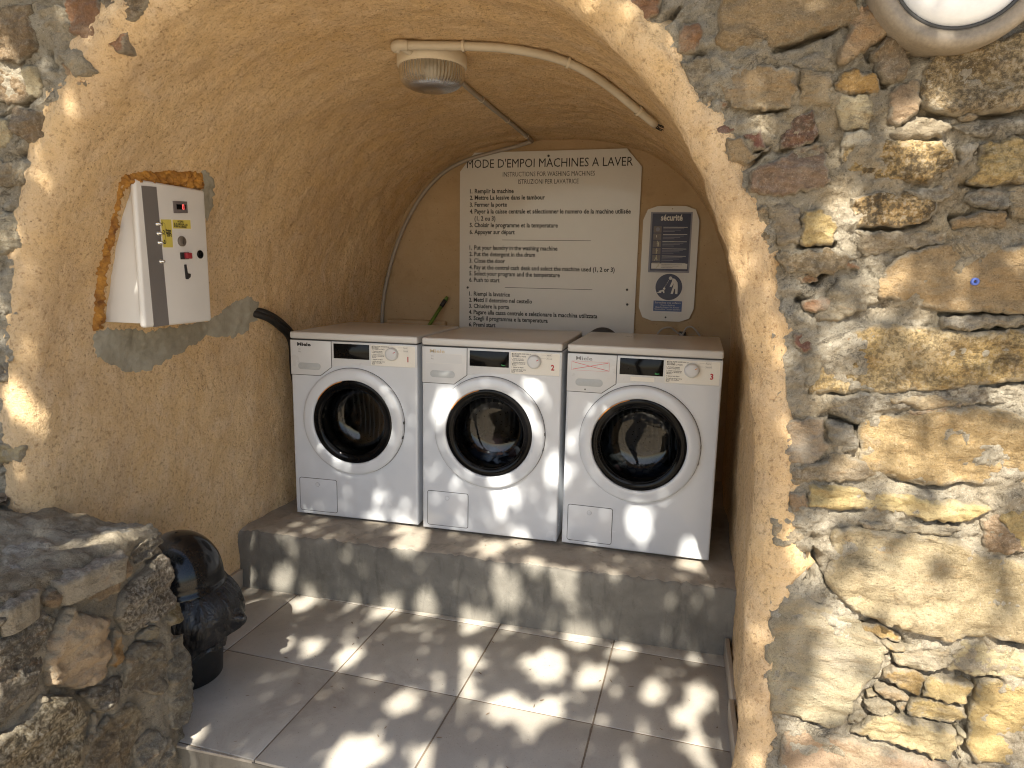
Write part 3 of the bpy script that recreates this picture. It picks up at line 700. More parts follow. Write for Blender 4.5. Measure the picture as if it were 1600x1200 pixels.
# slump back under the plaster lip so the lip covers the joint
r_, l_, n_, b_ = (float(lerp_tab(YF+RB, t)) for t in (aR, aL, nn, bb)); c_, A_ = (r_-l_)/2, (r_+l_)/2
def arch_val(x, z, o): return (np.abs((x-c_)/(A_+o))**n_+np.where(z > ZS, np.abs((z-ZS)/(b_+o))**n_, 0))
near = np.clip((1.0-arch_val(P2[:, 0], P2[:, 1], RB+0.015))*8, 0, 1); yy += near*0.007
Pw[:, 1] = yy
keep = arch_val(P2[:, 0], P2[:, 1], RB*0.75) > 1.0
Fc = [f for f in grid_faces(len(z_ax), len(x_ax)) if keep[f[0]] and keep[f[2]]]
in_wall(mesh_obj('mortar', Pw, Fc, 'mortar', None, True))
TAN = (0.40, 0.29, 0.165); OCH = (0.45, 0.31, 0.13); RUST = (0.32, 0.17, 0.095); GREY = (0.30, 0.27, 0.215); PALE = (0.52, 0.44, 0.27); BROWN = (0.28, 0.20, 0.12); CREAM = (0.56, 0.47, 0.30); RED = (0.25, 0.115, 0.085); YEL = (0.52, 0.39, 0.18); BLUE = (0.42, 0.40, 0.34)
ST = [  # outline in photo pixels, colour, speckle, how far proud
 ([(1132, -6), (1338, -8), (1336, 30), (1300, 44), (1262, 54), (1203, 77), (1196, 63), (1168, 72), (1135, 77), (1118, 66), (1125, 40)], TAN, .15, .022),
 ([(985, -5), (1037, -5), (1030, 20), (1010, 32), (990, 36), (984, 20)], RUST, .1, .012),
 ([(1066, 38), (1095, 35), (1097, 55), (1090, 78), (1070, 86), (1058, 82)], RUST, .2, .012),
 ([(1340, 11), (1371, 11), (1388, 45), (1385, 57), (1326, 96), (1313, 101), (1306, 93), (1309, 82), (1320, 62)], (0.40, 0.24, 0.13), .1, .026),
 ([(1394, 55), (1406, 62), (1419, 88), (1421, 105), (1411, 125), (1397, 132), (1382, 129), (1368, 111), (1358, 85), (1365, 75), (1377, 68)], BROWN, .3, .024),
 ([(1405, 57), (1433, 74), (1422, 88), (1414, 79)], YEL, .1, .012),
 ([(1311, 112), (1343, 109), (1348, 116), (1368, 115), (1375, 145), (1317, 147), (1304, 139)], (0.50, 0.31, 0.11), .2, .018),
 ([(1310, 150), (1358, 150), (1364, 167), (1358, 201), (1317, 204), (1307, 181)], CREAM, .0, .012),
 ([(1320, 210), (1343, 201), (1365, 207), (1381, 221), (1371, 229), (1320, 229), (1313, 224)], (0.56, 0.50, 0.38), .05, .014),
 ([(1122, 112), (1160, 105), (1210, 104), (1238, 110), (1242, 140), (1230, 167), (1175, 172), (1145, 164), (1122, 128)], TAN, .1, .008),
 ([(1120, 145), (1138, 160), (1132, 172), (1122, 162)], RUST, .1, .006),
 ([(1122, 194), (1158, 192), (1163, 200), (1122, 213), (1110, 208)], RED, .1, .008),
 ([(1162, 212), (1188, 205), (1196, 230), (1182, 238)], RED, .1, .010),
 ([(1135, 218), (1160, 213), (1180, 241), (1207, 226), (1163, 258), (1140, 250)], TAN, .1, .009),
 ([(1243, 181), (1272, 173), (1278, 212), (1252, 227), (1215, 235), (1226, 210)], (0.20, 0.11, 0.085), .5, .012),
 ([(1286, 227), (1295, 283), (1263, 298), (1207, 306), (1170, 298), (1173, 272), (1207, 249), (1249, 235)], (0.32, 0.22, 0.155), .25, .012),
 ([(1317, 230), (1365, 224), (1419, 215), (1470, 221), (1487, 244), (1484, 266), (1448, 282), (1385, 282), (1357, 272), (1326, 272)], OCH, .75, .010),
 ([(1450, 94), (1480, 72), (1530, 75), (1612, 45), (1612, 166), (1538, 178), (1484, 178), (1442, 170), (1440, 148)], (0.36, 0.27, 0.145), .7, .022),
 ([(1487, 180), (1524, 177), (1530, 184), (1504, 189)], TAN, .2, .010),
 ([(1535, 224), (1595, 215), (1612, 225), (1612, 280), (1547, 290), (1510, 286), (1530, 255)], YEL, .5, .020),
 ([(1501, 312), (1515, 300), (1545, 294), (1585, 298), (1590, 318), (1570, 327), (1516, 323)], GREY, .4, .020),
 ([(1487, 342), (1530, 329), (1567, 333), (1572, 354), (1558, 358), (1527, 354), (1487, 357)], TAN, .3, .016),
 ([(1330, 310), (1370, 300), (1456, 302), (1465, 320), (1448, 343), (1414, 354), (1343, 354), (1331, 331)], (0.40, 0.27, 0.12), .85, .012),
 ([(1255, 331), (1286, 325), (1304, 351), (1303, 381), (1251, 384)], YEL, .2, .012),
 ([(1374, 460), (1377, 428), (1398, 405), (1430, 392), (1475, 386), (1612, 385), (1612, 487), (1475, 488), (1435, 476), (1376, 464)], (0.44, 0.31, 0.165), .1, .010),
 ([(1292, 541), (1330, 522), (1370, 505), (1465, 516), (1520, 520), (1612, 516), (1612, 592), (1475, 604), (1350, 612), (1266, 614), (1285, 572)], (0.47, 0.33, 0.14), .55, .012),
 ([(1470, 494), (1600, 492), (1612, 506), (1585, 511), (1520, 514), (1472, 512)], GREY, .3, .012),
 ([(1253, 468), (1294, 462), (1304, 470), (1290, 484), (1255, 486)], RUST, .1, .010),
 ([(1243, 518), (1266, 521), (1267, 544), (1255, 552), (1241, 541)], RED, .1, .008),
 ([(1302, 525), (1325, 520), (1329, 532), (1306, 534)], (0.45, 0.25, 0.11), .1, .008),
 ([(1312, 410), (1334, 405), (1345, 419), (1320, 420)], RUST, .1, .006),
 ([(1243, 432), (1280, 433), (1279, 440), (1250, 441)], RUST, .1, .006),
 ([(1345, 676), (1354, 660), (1385, 654), (1448, 642), (1505, 634), (1530, 640), (1565, 640), (1612, 660), (1612, 762), (1575, 757), (1500, 752), (1445, 758), (1380, 741), (1343, 732), (1352, 700)], (0.46, 0.33, 0.165), .2, .012),
 ([(1270, 757), (1305, 760), (1380, 766), (1435, 780), (1530, 786), (1545, 788), (1520, 806), (1490, 817), (1433, 809), (1390, 799), (1303, 795), (1267, 791)], (0.54, 0.42, 0.20), .05, .018),
 ([(1225, 660), (1283, 655), (1292, 704), (1272, 722), (1243, 727), (1222, 712)], (0.42, 0.31, 0.20), .1, .008),
 ([(1292, 659), (1328, 662), (1335, 676), (1340, 703), (1308, 708), (1297, 688)], GREY, .1, .006),
 ([(1302, 828), (1350, 828), (1400, 838), (1455, 838), (1500, 848), (1530, 868), (1612, 880), (1612, 1005), (1575, 1000), (1510, 988), (1480, 998), (1420, 984), (1352, 958), (1315, 935), (1295, 905), (1306, 870)], (0.39, 0.31, 0.18), .18, .022),
 ([(1214, 950), (1240, 930), (1300, 955), (1337, 970), (1388, 1015), (1362, 1060), (1344, 1076), (1318, 1130), (1297, 1133), (1238, 1116), (1206, 1108), (1196, 1016)], (0.43, 0.375, 0.255), .08, .016),
 ([(1350, 976), (1381, 979), (1408, 997), (1412, 1006), (1372, 997), (1352, 986)], OCH, .1, .010),
 ([(1376, 1002), (1410, 1010), (1419, 1017), (1388, 1015)], OCH, .1, .008),
 ([(1397, 1022), (1431, 1006), (1475, 1010), (1488, 1035), (1459, 1049), (1431, 1045), (1400, 1035)], (0.44, 0.38, 0.26), .15, .012),
 ([(1492, 1033), (1503, 1002), (1545, 1010), (1612, 1018), (1612, 1060), (1528, 1053), (1482, 1048)], PALE, .1, .010),
 ([(1381, 1054), (1394, 1041), (1437, 1052), (1448, 1063), (1437, 1086), (1406, 1078)], OCH, .2, .014),
 ([(1366, 1077), (1387, 1075), (1414, 1086), (1417, 1093), (1391, 1094)], TAN, .2, .010),
 ([(1353, 1082), (1372, 1084), (1378, 1091), (1356, 1092)], YEL, .1, .010),
 ([(1351, 1094), (1388, 1098), (1400, 1110), (1394, 1120), (1375, 1120), (1353, 1106)], (0.40, 0.34, 0.235), .2, .014),
 ([(1400, 1101), (1415, 1097), (1415, 1112), (1405, 1110)], TAN, .2, .010),
 ([(1328, 1121), (1338, 1109), (1354, 1114), (1355, 1121), (1344, 1129), (1327, 1129)], (0.40, 0.34, 0.23), .2, .012),
 ([(1450, 1064), (1516, 1066), (1522, 1075), (1503, 1098), (1443, 1089)], YEL, .1, .012),
 ([(1423, 1098), (1440, 1095), (1504, 1106), (1508, 1124), (1490, 1134), (1419, 1120)], YEL, .1, .012),
 ([(1333, 1145), (1372, 1122), (1420, 1126), (1491, 1140), (1492, 1172), (1478, 1186), (1381, 1159)], (0.52, 0.42, 0.24), .1, .016),
 ([(1534, 1063), (1612, 1073), (1612, 1198), (1522, 1187), (1512, 1163), (1518, 1116)], YEL, .05, .012),
 ([(1496, 1140), (1505, 1140), (1502, 1184), (1495, 1182)], PALE, .1, .012),
 ([(1232, 1136), (1320, 1154), (1400, 1178), (1480, 1197), (1482, 1270), (1215, 1270), (1222, 1180)], (0.46, 0.33, 0.22), .05, .010),
 ([(1500, 1196), (1612, 1206), (1612, 1290), (1500, 1280)], TAN, .1, .014),
 ([(1562, 800), (1612, 795), (1612, 862), (1572, 845)], YEL, .1, .012),
 ([(1410, 300), (1480, 288), (1492, 300), (1470, 318)], GREY, .4, .006),
 ([(1486, 196), (1540, 192), (1580, 186), (1612, 182), (1612, 208), (1540, 214)], GREY, .6, .008),
 ([(1240, 100), (1290, 78), (1300, 96), (1270, 110)], GREY, .2, .005),
 ([(1305, 620), (1385, 612), (1470, 610), (1540, 606), (1540, 628), (1440, 634), (1340, 650), (1300, 640)], GREY, .5, .008),
 ([(1545, 606), (1612, 600), (1612, 640), (1570, 634), (1545, 626)], (0.42, 0.38, 0.30), .4, .012),
 # the strip of wall left of the arch
 ([(-8, 20), (45, 5), (58, 75), (30, 100), (-8, 90)], BROWN, .3, .016),
 ([(100, -6), (150, -6), (170, 40), (150, 70), (110, 50)], RUST, .15, .014),
 ([(60, 20), (95, 8), (125, 60), (150, 110), (122, 122), (85, 70)], (0.42, 0.36, 0.26), .2, .018),
 ([(150, 62), (200, 48), (192, 82), (166, 72)], RUST, .1, .010),
 ([(160, -6), (240, -6), (215, 30), (180, 40)], BROWN, .3, .012),
 ([(25, 170), (80, 175), (84, 215), (50, 225), (20, 205)], BROWN, .3, .014),
 ([(-8, 182), (16, 190), (22, 222), (-8, 232)], CREAM, .1, .014),
 ([(-8, 104), (28, 122), (50, 150), (20, 162), (-8, 155)], BROWN, .4, .012),
 ([(-8, 250), (30, 260), (45, 288), (8, 292), (-8, 288)], (0.38, 0.30, 0.19), .3, .012),
 ([(-8, 332), (34, 336), (38, 388), (-8, 400)], (0.46, 0.40, 0.29), .2, .014),
 ([(95, 96), (130, 102), (140, 130), (115, 135)], (0.45, 0.32, 0.20), .1, .014),
 ([(36, 102), (60, 106), (66, 150), (46, 152)], CREAM, .1, .014),
 ([(-8, 470), (14, 466), (17, 490), (-8, 494)], GREY, .4, .014),
 ([(-8, 692), (38, 698), (34, 723), (-8, 724)], YEL, .1, .016),
 ([(-8, 560), (18, 566), (16, 596), (-8, 596)], GREY, .3, .010),
]
EXTRA = [[(1198, 318), (1250, 322), (1248, 378), (1215, 384)], [(1215, 396), (1300, 390), (1340, 400), (1300, 428), (1238, 428)], [(1308, 440), (1370, 432), (1370, 470), (1312, 500), (1270, 498)],
 [(1390, 140), (1438, 122), (1436, 172), (1404, 200), (1388, 190)], [(1340, 362), (1480, 364), (1470, 383), (1395, 390), (1350, 402)], [(1300, 712), (1340, 716), (1376, 745), (1300, 752), (1262, 744)], [(1345, 814), (1500, 824), (1480, 836), (1352, 827)],
 [(1532, 812), (1556, 802), (1604, 862), (1542, 862)], [(1582, 766), (1612, 768), (1612, 790), (1574, 788)], [(1252, 108), (1296, 114), (1300, 162), (1250, 166)], [(1060, 96), (1108, 94), (1114, 150), (1092, 168)], [(1240, 240), (1278, 222), (1282, 228), (1250, 240)],
 [(1390, 208), (1440, 184), (1484, 196), (1470, 216), (1400, 220)], [(1180, 330), (1200, 318), (1206, 372), (1192, 380)], [(1256, 560), (1284, 548), (1280, 600), (1258, 612)], [(1232, 772), (1262, 764), (1262, 796), (1236, 800)], [(1236, 730), (1290, 720), (1300, 748), (1240, 756)],
 [(1575, 296), (1612, 290), (1612, 340), (1580, 342)], [(1496, 226), (1530, 222), (1520, 250), (1500, 262)], [(1420, 642), (1500, 630), (1500, 640), (1424, 650)], [(1204, 810), (1250, 806), (1256, 846), (1210, 850)], [(1380, 622), (1470, 616), (1540, 630), (1440, 640)]]
for i, pp in enumerate(EXTRA): ST.append((pp, [(0.36, 0.30, 0.21), (0.40, 0.31, 0.19), (0.33, 0.285, 0.21), (0.38, 0.27, 0.17)][i % 4], [.1, .35, .2][i % 3], .008))
def grow(P, f=1.045):
    c = np.mean(P, 0); return [c+(np.asarray(p)-c)*f for p in P]
def w3(u, v): return (u, YF, v)
for i, (pp, col, sp, pr) in enumerate(ST):
    in_wall(stone(None, [wp(p) for p in grow(pp)], w3, (0, -1, 0), tuple(q*0.78 for q in col), sp, pr*0.62, 0.005, 0.0125, 0.08, 100+i, amp=0.0065))
# plain courses beyond the frame, so the wall goes on past the picture
rg = random.Random(3)
def filler(x0, x1, z0, z1, seed):
    z = z0
    while z < z1-0.04:
        h = rg.uniform(0.08, 0.17); x = x0+rg.uniform(-0.05, 0.02)
        while x < x1:
            wd = rg.uniform(0.12, 0.34)
            if arch_val(np.array([x+wd/2]), np.array([z+h/2]), 0.22)[0] > 1.0:
                j = lambda: rg.uniform(-0.018, 0.018)
                q = [(x+0.01+j(), z+0.01+j()), (x+wd/2, z+0.006+j()), (x+wd-0.012+j(), z+0.01+j()), (x+wd-0.01+j(), z+h-0.01+j()), (x+wd/2, z+h-0.008+j()), (x+0.01+j(), z+h-0.012+j())]
                in_wall(stone(None, q, w3, (0, -1, 0), rg.choice([TAN, OCH, GREY, YEL, BROWN, RUST, PALE]), rg.uniform(0, .5), 0.014, 0.016, 0.012, 0.07, seed, 0.03)); seed += 1
            x += wd
        z += h
filler(1.56, 2.5, -0.38, 2.1, 400); filler(-2.4, -1.45, 0.45, 2.1, 500); filler(-1.45, 1.55, 1.98, 2.35, 600); filler(-1.45, -1.24, 0.46, 1.75, 650)

plug = mesh_obj('wall_plug', *(lambda q: ([(q[0]+r_*math.cos(a), YF-y, q[2]+r_*math.sin(a)) for r_, y in ((0.0075, 0.0), (0.0075, 0.016), (0.0068, 0.0175), (0.003, 0.0172), (0.0026, 0.006)) for a in [2*PI*k/18 for k in range(18)]], grid_faces(5, 18, True)+[tuple(72+k for k in range(18))]))(ony((1524, 440), YF-0.016)), 'plugblue', None, True)
tag(plug, 'small round blue plastic wall plug set in a big tan stone', 'wall plug')

# ------------------------------------------------------------------ low stone wall in the foreground
lw = thing('low_stone_wall', 'low weathered stone wall in front of the black bin, lit patches on its top', 'stone wall', (-0.66, -1.5, GROUND))
def in_lw(o): o.parent = lw; o.location = tuple(Vector(o.location)-Vector(lw.location)); return o
LP = np.array([-0.620, -1.102, -0.265]); LN = np.array([1.0, 0, 0.0607]); LN /= np.linalg.norm(LN); LV = np.array([-LN[2], 0, LN[0]])
ZT = 0.405
prof = []
for z in np.linspace(GROUND-0.03, ZT-0.03, 86): prof.append((LP[0]-0.0607*(z-LP[2])-0.010, z, 1.0, 0.0))
xe = LP[0]-0.0607*(ZT-LP[2])-0.010
for a in np.linspace(10, 80, 6): prof.append((xe-0.028*(1-math.cos(R(a))), ZT-0.028+0.028*math.sin(R(a)), math.cos(R(a)), math.sin(R(a))))
for x in np.linspace(xe-0.035, -1.30, 62): prof.append((x, ZT, 0.0, 1.0))
prof += [(-1.5, ZT-0.02, 0, 1.0), (-1.9, ZT-0.03, 0, 1.0)]
yl = np.r_[np.linspace(-2.55, -1.9, 36), np.linspace(-1.89, -1.112, 84)]
V = []; Nn = []
for k, y in enumerate(yl):
    for (x, z, nx, nz) in prof: V.append((x, y, z)); Nn.append((nx, 0, nz))
for s_, ins in ((-1.102, 0.012), (-1.098, 0.03)):
    for (x, z, nx, nz) in prof: V.append((x-nx*ins, s_, z-nz*ins)); Nn.append((nx*0.5, 0.5, nz*0.5))
V = np.array(V); Nn = np.array(Nn)
dsp = 0.017*fbm(V, 0.16, 4, 0.58)+0.008*fbm(V, 0.035, 3, 0.65)
V = V+Nn*dsp[:, None]; npf = len(prof); nr = len(yl)+2
V = np.vstack([V, [[-1.0, -1.10, -0.1]]]); Fc = [f[::-1] for f in grid_faces(nr, npf)]
for j in range(npf-1): Fc.append(((nr-1)*npf+j, (nr-1)*npf+j+1, len(V)-1))
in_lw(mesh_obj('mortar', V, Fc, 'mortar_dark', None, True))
def lp(px):
    q = onplane(px, LP, LN)-LP; return np.array([q[1], q@LV])
def l3(u, v): return LP+np.array([0, 1.0, 0])*u+LV*v
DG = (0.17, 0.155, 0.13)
LST = [
 ([(-12, 965), (22, 951), (55, 943), (71, 958), (73, 995), (66, 1024), (60, 1072), (52, 1092), (-12, 1148)], DG, .5, .026),
 ([(101, 947), (121, 953), (147, 962), (167, 964), (167, 998), (159, 1037), (151, 1062), (121, 1077), (72, 1073), (69, 1017), (79, 995)], (0.46, 0.34, 0.22), .0, .058),
 ([(179, 982), (189, 995), (190, 1031), (179, 1047), (171, 1040), (170, 1017)], (0.37, 0.22, 0.09), .2, .022),
 ([(150, 887), (198, 864), (202, 888), (178, 928), (160, 938), (128, 934), (128, 915)], (0.36, 0.26, 0.16), .15, .018),
 ([(207, 908), (255, 862), (267, 885), (272, 940), (255, 962), (207, 990), (193, 990), (179, 965), (185, 938)], (0.27, 0.24, 0.195), .75, .026),
 ([(207, 862), (253, 832), (257, 846), (233, 874), (208, 888)], DG, .4, .004),
 ([(264, 956), (280, 938), (288, 969), (271, 978), (260, 971)], (0.24, 0.185, 0.085), .4, .018),
 ([(216, 997), (238, 978), (247, 978), (246, 996), (230, 1002)], (0.35, 0.29, 0.19), .1, .018),
 ([(200, 1019), (216, 1004), (255, 1006), (258, 1053), (251, 1086), (207, 1081), (194, 1070), (196, 1033)], (0.20, 0.17, 0.125), .25, .026),
 ([(127, 1084), (161, 1070), (188, 1053), (189, 1072), (175, 1105), (154, 1114)], DG, .5, .026),
 ([(62, 1086), (115, 1089), (135, 1112), (132, 1158), (115, 1212), (-12, 1212), (-12, 1162), (44, 1121)], (0.31, 0.26, 0.175), .8, .032),
 ([(160, 1127), (203, 1092), (221, 1112), (214, 1143), (203, 1176), (190, 1212), (130, 1212), (145, 1156)], (0.19, 0.155, 0.105), .3, .028),
 ([(211, 1163), (235, 1138), (262, 1151), (268, 1174), (248, 1212), (215, 1212)], (0.25, 0.225, 0.18), .3, .022),
 ([(264, 1004), (288, 988), (297, 1053), (299, 1108), (290, 1130), (268, 1142), (265, 1090)], (0.22, 0.195, 0.15), .25, .016),
 ([(146, 1114), (153, 1114), (149, 1145), (138, 1164)], DG, .3, .018),
 ([(74, 962), (88, 964), (84, 985), (76, 990)], DG, .4, .018),
 ([(75, 922), (119, 912), (123, 921), (99, 945), (83, 949), (64, 938)], (0.29, 0.21, 0.135), .2, .012),
 ([(-12, 1215), (110, 1216), (100, 1290), (-12, 1290)], DG, .4, .028), ([(130, 1216), (240, 1216), (230, 1290), (120, 1290)], (0.2, 0.17, 0.12), .4, .026),
]
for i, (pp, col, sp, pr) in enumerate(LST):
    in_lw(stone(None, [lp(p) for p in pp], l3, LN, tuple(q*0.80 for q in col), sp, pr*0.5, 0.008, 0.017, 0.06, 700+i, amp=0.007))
# cap stones bedded in the top
def t3(u, v): return np.array([u, v, ZT-0.012])
for i, pp in enumerate([[(5, 850), (70, 835), (110, 858), (60, 890), (5, 905)], [(75, 832), (160, 815), (215, 822), (180, 850), (115, 856)], [(120, 862), (185, 850), (200, 862), (150, 884), (100, 905), (66, 898)], [(-8, 912), (55, 896), (60, 918), (20, 945), (-8, 950)]]):
    q = [onz(p, ZT) for p in pp]; in_lw(stone(None, [(a[0], a[1]) for a in q], t3, (0, 0, 1), [(0.27, 0.25, 0.215), (0.25, 0.235, 0.2), (0.29, 0.255, 0.205), (0.28, 0.25, 0.205)][i],   .3, .003, .012, .010, .06, 760+i, amp=0.007))
in_lw(bevel_box('wall_core', (-3.15, -0.70, -2.575, -1.16, GROUND-0.04, ZT-0.045), 'mortar_dark', None, 0.01, 2))
# soil and dead leaves on the raised bed behind the wall
gx, gy = np.meshgrid(np.linspace(-3.2, -1.10, 70), np.linspace(-2.6, -1.10, 50)); Vs = np.c_[gx.ravel(), gy.ravel(), np.full(gx.size, ZT)]
Vs[:, 2] += 0.02*fbm(Vs, 0.2, 4)+np.clip((-1.22-Vs[:, 0])*0.5, -0.05, 0.06)
so_ = mesh_obj('soil', Vs, grid_faces(50, 70), 'soil', None, True); so_['kind'] = 'structure'
def leaf_geo(c, L, Wd, rot, curl):
    P = np.array([(-0.5, 0, 0), (-0.2, 0.5, 0.2), (0.2, 0.42, 0.25), (0.55, 0, 0.05), (0.2, -0.42, 0.25), (-0.2, -0.5, 0.2)])*np.array([L, Wd, curl*L])
    return (P@np.array(rot).T)+c, [(0, 1, 2, 3), (0, 3, 4, 5)]
V = []; Fc = []
for k in range(420):
    x = -1.17-abs(RNG.normal(0, 0.12)); y = -1.13-abs(RNG.normal(0, 0.10)); Rm = Matrix.Rotation(RNG.uniform(0, 6.28), 3, 'Z') @ Matrix.Rotation(RNG.uniform(-0.7, 0.7), 3, 'X') @ Matrix.Rotation(RNG.uniform(-0.5, 0.5), 3, 'Y')
    v, f = leaf_geo(np.array([x, y, ZT+0.015+RNG.uniform(0, 0.03)]), RNG.uniform(0.02, 0.05), RNG.uniform(0.008, 0.02), Rm, RNG.uniform(0.1, 0.6)); b0 = len(V); V += list(v); Fc += [tuple(b0+q for q in ff) for ff in f]
tag(mesh_obj('dead_leaves', V, Fc, 'deadleaf'), 'dry brown leaf litter on the bed at the top of the low wall', 'leaf litter', kind='stuff')
V = []; Fc = []
for k in range(46):
    x, y = RNG.uniform(-0.7, 0.97), RNG.uniform(-1.12, -0.24); Rm = Matrix.Rotation(RNG.uniform(0, 6.28), 3, 'Z')
    v, f = leaf_geo(np.array([x, y, FLOOR+0.0022]), RNG.uniform(0.006, 0.022), RNG.uniform(0.002, 0.006), Rm, 0.1); b0 = len(V); V += list(v); Fc += [tuple(b0+q for q in ff) for ff in f]
for k in range(26):
    x, y = RNG.uniform(-0.95, 0.97), RNG.uniform(-0.19, -0.03); Rm = Matrix.Rotation(RNG.uniform(0, 6.28), 3, 'Z')
    v, f = leaf_geo(np.array([x, y, 0.004]), RNG.uniform(0.006, 0.02), RNG.uniform(0.002, 0.006), Rm, 0.1); b0 = len(V); V += list(v); Fc += [tuple(b0+q for q in ff) for ff in f]
tag(mesh_obj('leaf_bits', V, Fc, 'deadleaf'), 'tiny dry leaf scraps scattered over tiles and step', 'leaf litter', kind='stuff')

# skirting tiles
for (x0, x1, y0, y1, top) in ((-1.075, -1.052, -0.66, -0.222, FLOOR+0.085), (0.962, 0.978, -1.05, -0.60, FLOOR+0.075), (0.975, 0.99, -0.595, -0.225, FLOOR+0.075)):
    on_floor(bevel_box('skirting_tile', (x0, x1, y0, y1, FLOOR-0.005, top), 'skirting', None, 0.002, 2))

# ------------------------------------------------------------------ washing machines
def perim(x0, x1, z0, z1, r, step=0.022):
    P = rrect(x0, x1, z0, z1, r, 4); out = []
    for i in range(len(P)):
        a, b = np.array(P[i]), np.array(P[(i+1) % len(P)]); k = max(1, int(np.linalg.norm(b-a)/step))
        out += [a+(b-a)*j/k for j in range(k)]
    return np.array(out)
def machine(num, x, y, rz, label):
    t = thing('washing_machine', label, 'washing machine', (x, y, 0), rz, 'washing machines on the concrete step')
    DC = np.array([0.0, 0.463])
    # cabinet: front plate with the round door opening, folded round into the sides
    rings = []
    outer = perim(-0.298, 0.298, 0.012, 0.8155, 0.006); ang = np.arctan2(outer[:, 1]-DC[1], outer[:, 0]-DC[0]); N = len(outer)
    circ = DC+0.205*np.c_[np.cos(ang), np.sin(ang)]
    def ins(d): return np.c_[np.clip(outer[:, 0], -0.298+d, 0.298-d), np.clip(outer[:, 1], 0.012+d, 0.8155-d)]
    for P2, yy in ((circ, 0.10), (circ, 0.012), (circ, 0.0), (ins(0.012), 0.0), (ins(0.006), 0.0006), (ins(0.003), 0.002), (ins(0.001), 0.005), (outer, 0.009), (outer, 0.58)):
        rings.append(np.c_[P2[:, 0], np.full(N, yy), P2[:, 1]])
    V = np.concatenate(rings); Fc = [f[::-1] for f in grid_faces(len(rings), N, True)]; Fc.append(tuple((len(rings)-1)*N+k for k in range(N)))
    o = mesh_obj('cabinet', V, Fc, 'enamel', t, True); o.data.set_sharp_from_angle(angle=R(55))
    bevel_box('seam_band', (-0.293, 0.293, 0.004, 0.57, 0.810, 0.8200), 'seam', t, 0)
    bevel_box('lid', (-0.2985, 0.2985, -0.004, 0.588, 0.8190, 0.8500), 'lidtop', t, 0.008, 4)
    for fx in (-0.25, 0.25):
        for fy in (0.05, 0.52): lathe('foot', [(0.022, 0.0), (0.022, 0.006), (0.012, 0.008), (0.012, 0.014)], 'rubber', t, 16, 'z', (fx, fy, 0), cap0=True)
    # fascia
    def plate(name, poly, th, mat, bev=0.0012):
        pr_ = prism(name, poly, 0.001, -th, mat, t, bev); return pr_
    cx = lambda p, k: [(a*k+(1-k)*0, b) for a, b in p]
    dr = [(-0.2965, 0.6605), (-0.156, 0.6605), (-0.1015, 0.7005), (-0.1015, 0.8130), (-0.2965, 0.8130)]
    drawer = plate('detergent_drawer', dr, 0.0026, 'fascia')
    prism('seam', [(-0.2978, 0.6580), (-0.1550, 0.6580), (-0.0990, 0.6994), (-0.0990, 0.8150), (-0.2978, 0.8150)], 0.001, -0.0005, 'seam', drawer)
    prism('grip_shade_plate', rrect(-0.262, -0.152, 0.684, 0.714, 0.0149, 8), -0.001, -0.0033, 'grip_shade', drawer, 0.0012)  # flat plate; its darker grey stands in for shade in the hollow grip
    fp = plate('fascia_panel', [(-0.0978, 0.7025), (0.002, 0.7145), (0.2965, 0.7145), (0.2965, 0.8130), (-0.0978, 0.8130)], 0.0026, 'fascia')
    ds = plate('display', rrect(-0.088, 0.079, 0.741, 0.8055, 0.002), 0.0042, 'glossblack', 0.0006)
    if num > 1: text('lit_word', 'Start', 0.048, 0.7475, 0.0085, -0.0046, 'ledgreen', ds)
    stk = prism('instruction_sticker', rrect(0.086, 0.288, 0.7185, 0.8075, 0.003), -0.002, -0.0031, 'sticker', t)
    yq = -0.0034; zt = 0.7985
    for blk in (['METTRE VOTRE LINGE DANS LA', 'MACHINE ET', 'BIEN FERMER LA PORTE'], ['1  Tournez la manette', 'Choisir le programme'], ['2  Choisir la température', 'appuyez sur la touche de', 'sélection'], ['3  Appuyer sur départ'], ['4  A la fin du lavage retirer', 'le linge de la machine', 'Merci']):
        for ln in blk:
            text('print_line', ln, 0.091 if ln[0] not in '1234' else 0.0905, zt, 0.0068, yq, 'black', stk, bold=0.00012, xs=0.82); zt -= 0.0056
        zt -= 0.0036
    for k, wd in enumerate(('Rapide', 'Normal')):
        prism('tag_frame', rrect(0.2345, 0.2565, 0.7955-0.0135*k, 0.8045-0.0135*k, 0.001), -0.0028, -0.0033, 'greyprint', stk)
        prism('tag_field', rrect(0.2349, 0.2561, 0.7959-0.0135*k, 0.8041-0.0135*k, 0.001), -0.0028, -0.00335, 'sticker', stk)
        text('print_line', wd, 0.237, 0.7978-0.0135*k, 0.0062, -0.0037, 'black', stk)
        prism('lead_line', [(0.212, 0.7998-0.0135*k), (0.232, 0.7998-0.0135*k), (0.232, 0.8003-0.0135*k), (0.212, 0.8003-0.0135*k)], -0.0028, -0.0034, 'greyprint', stk)
    text('machine_number', str(num), 0.2535, 0.7405, 0.031, yq, 'redprint', t, bold=0.0011, xs=0.9)
    kn = lathe('dial', [(0.0285, -0.002), (0.0285, -0.006), (0.0265, -0.020), (0.0245, -0.0235), (0.018, -0.0245), (0.0, -0.0245)], 'fascia', t, 40, 'y', (0.185, 0, 0.7715))
    a = R(28); u = np.array([math.cos(a), math.sin(a)]); q = np.array([0.185, 0.7715]); pn = np.array([-u[1], u[0]])*0.0014
    prism('pointer', [tuple(q+u*0.013+pn), tuple(q+u*0.013-pn), tuple(q+u*0.0225-pn), tuple(q+u*0.0225+pn)], -0.02, -0.0252, 'redprint' if num < 3 else 'orange', kn)
    # brand lettering: heavy on the first, worn on the others
    bm_ = {1: 'black', 2: 'beigeprint', 3: 'greyprint'}[num]
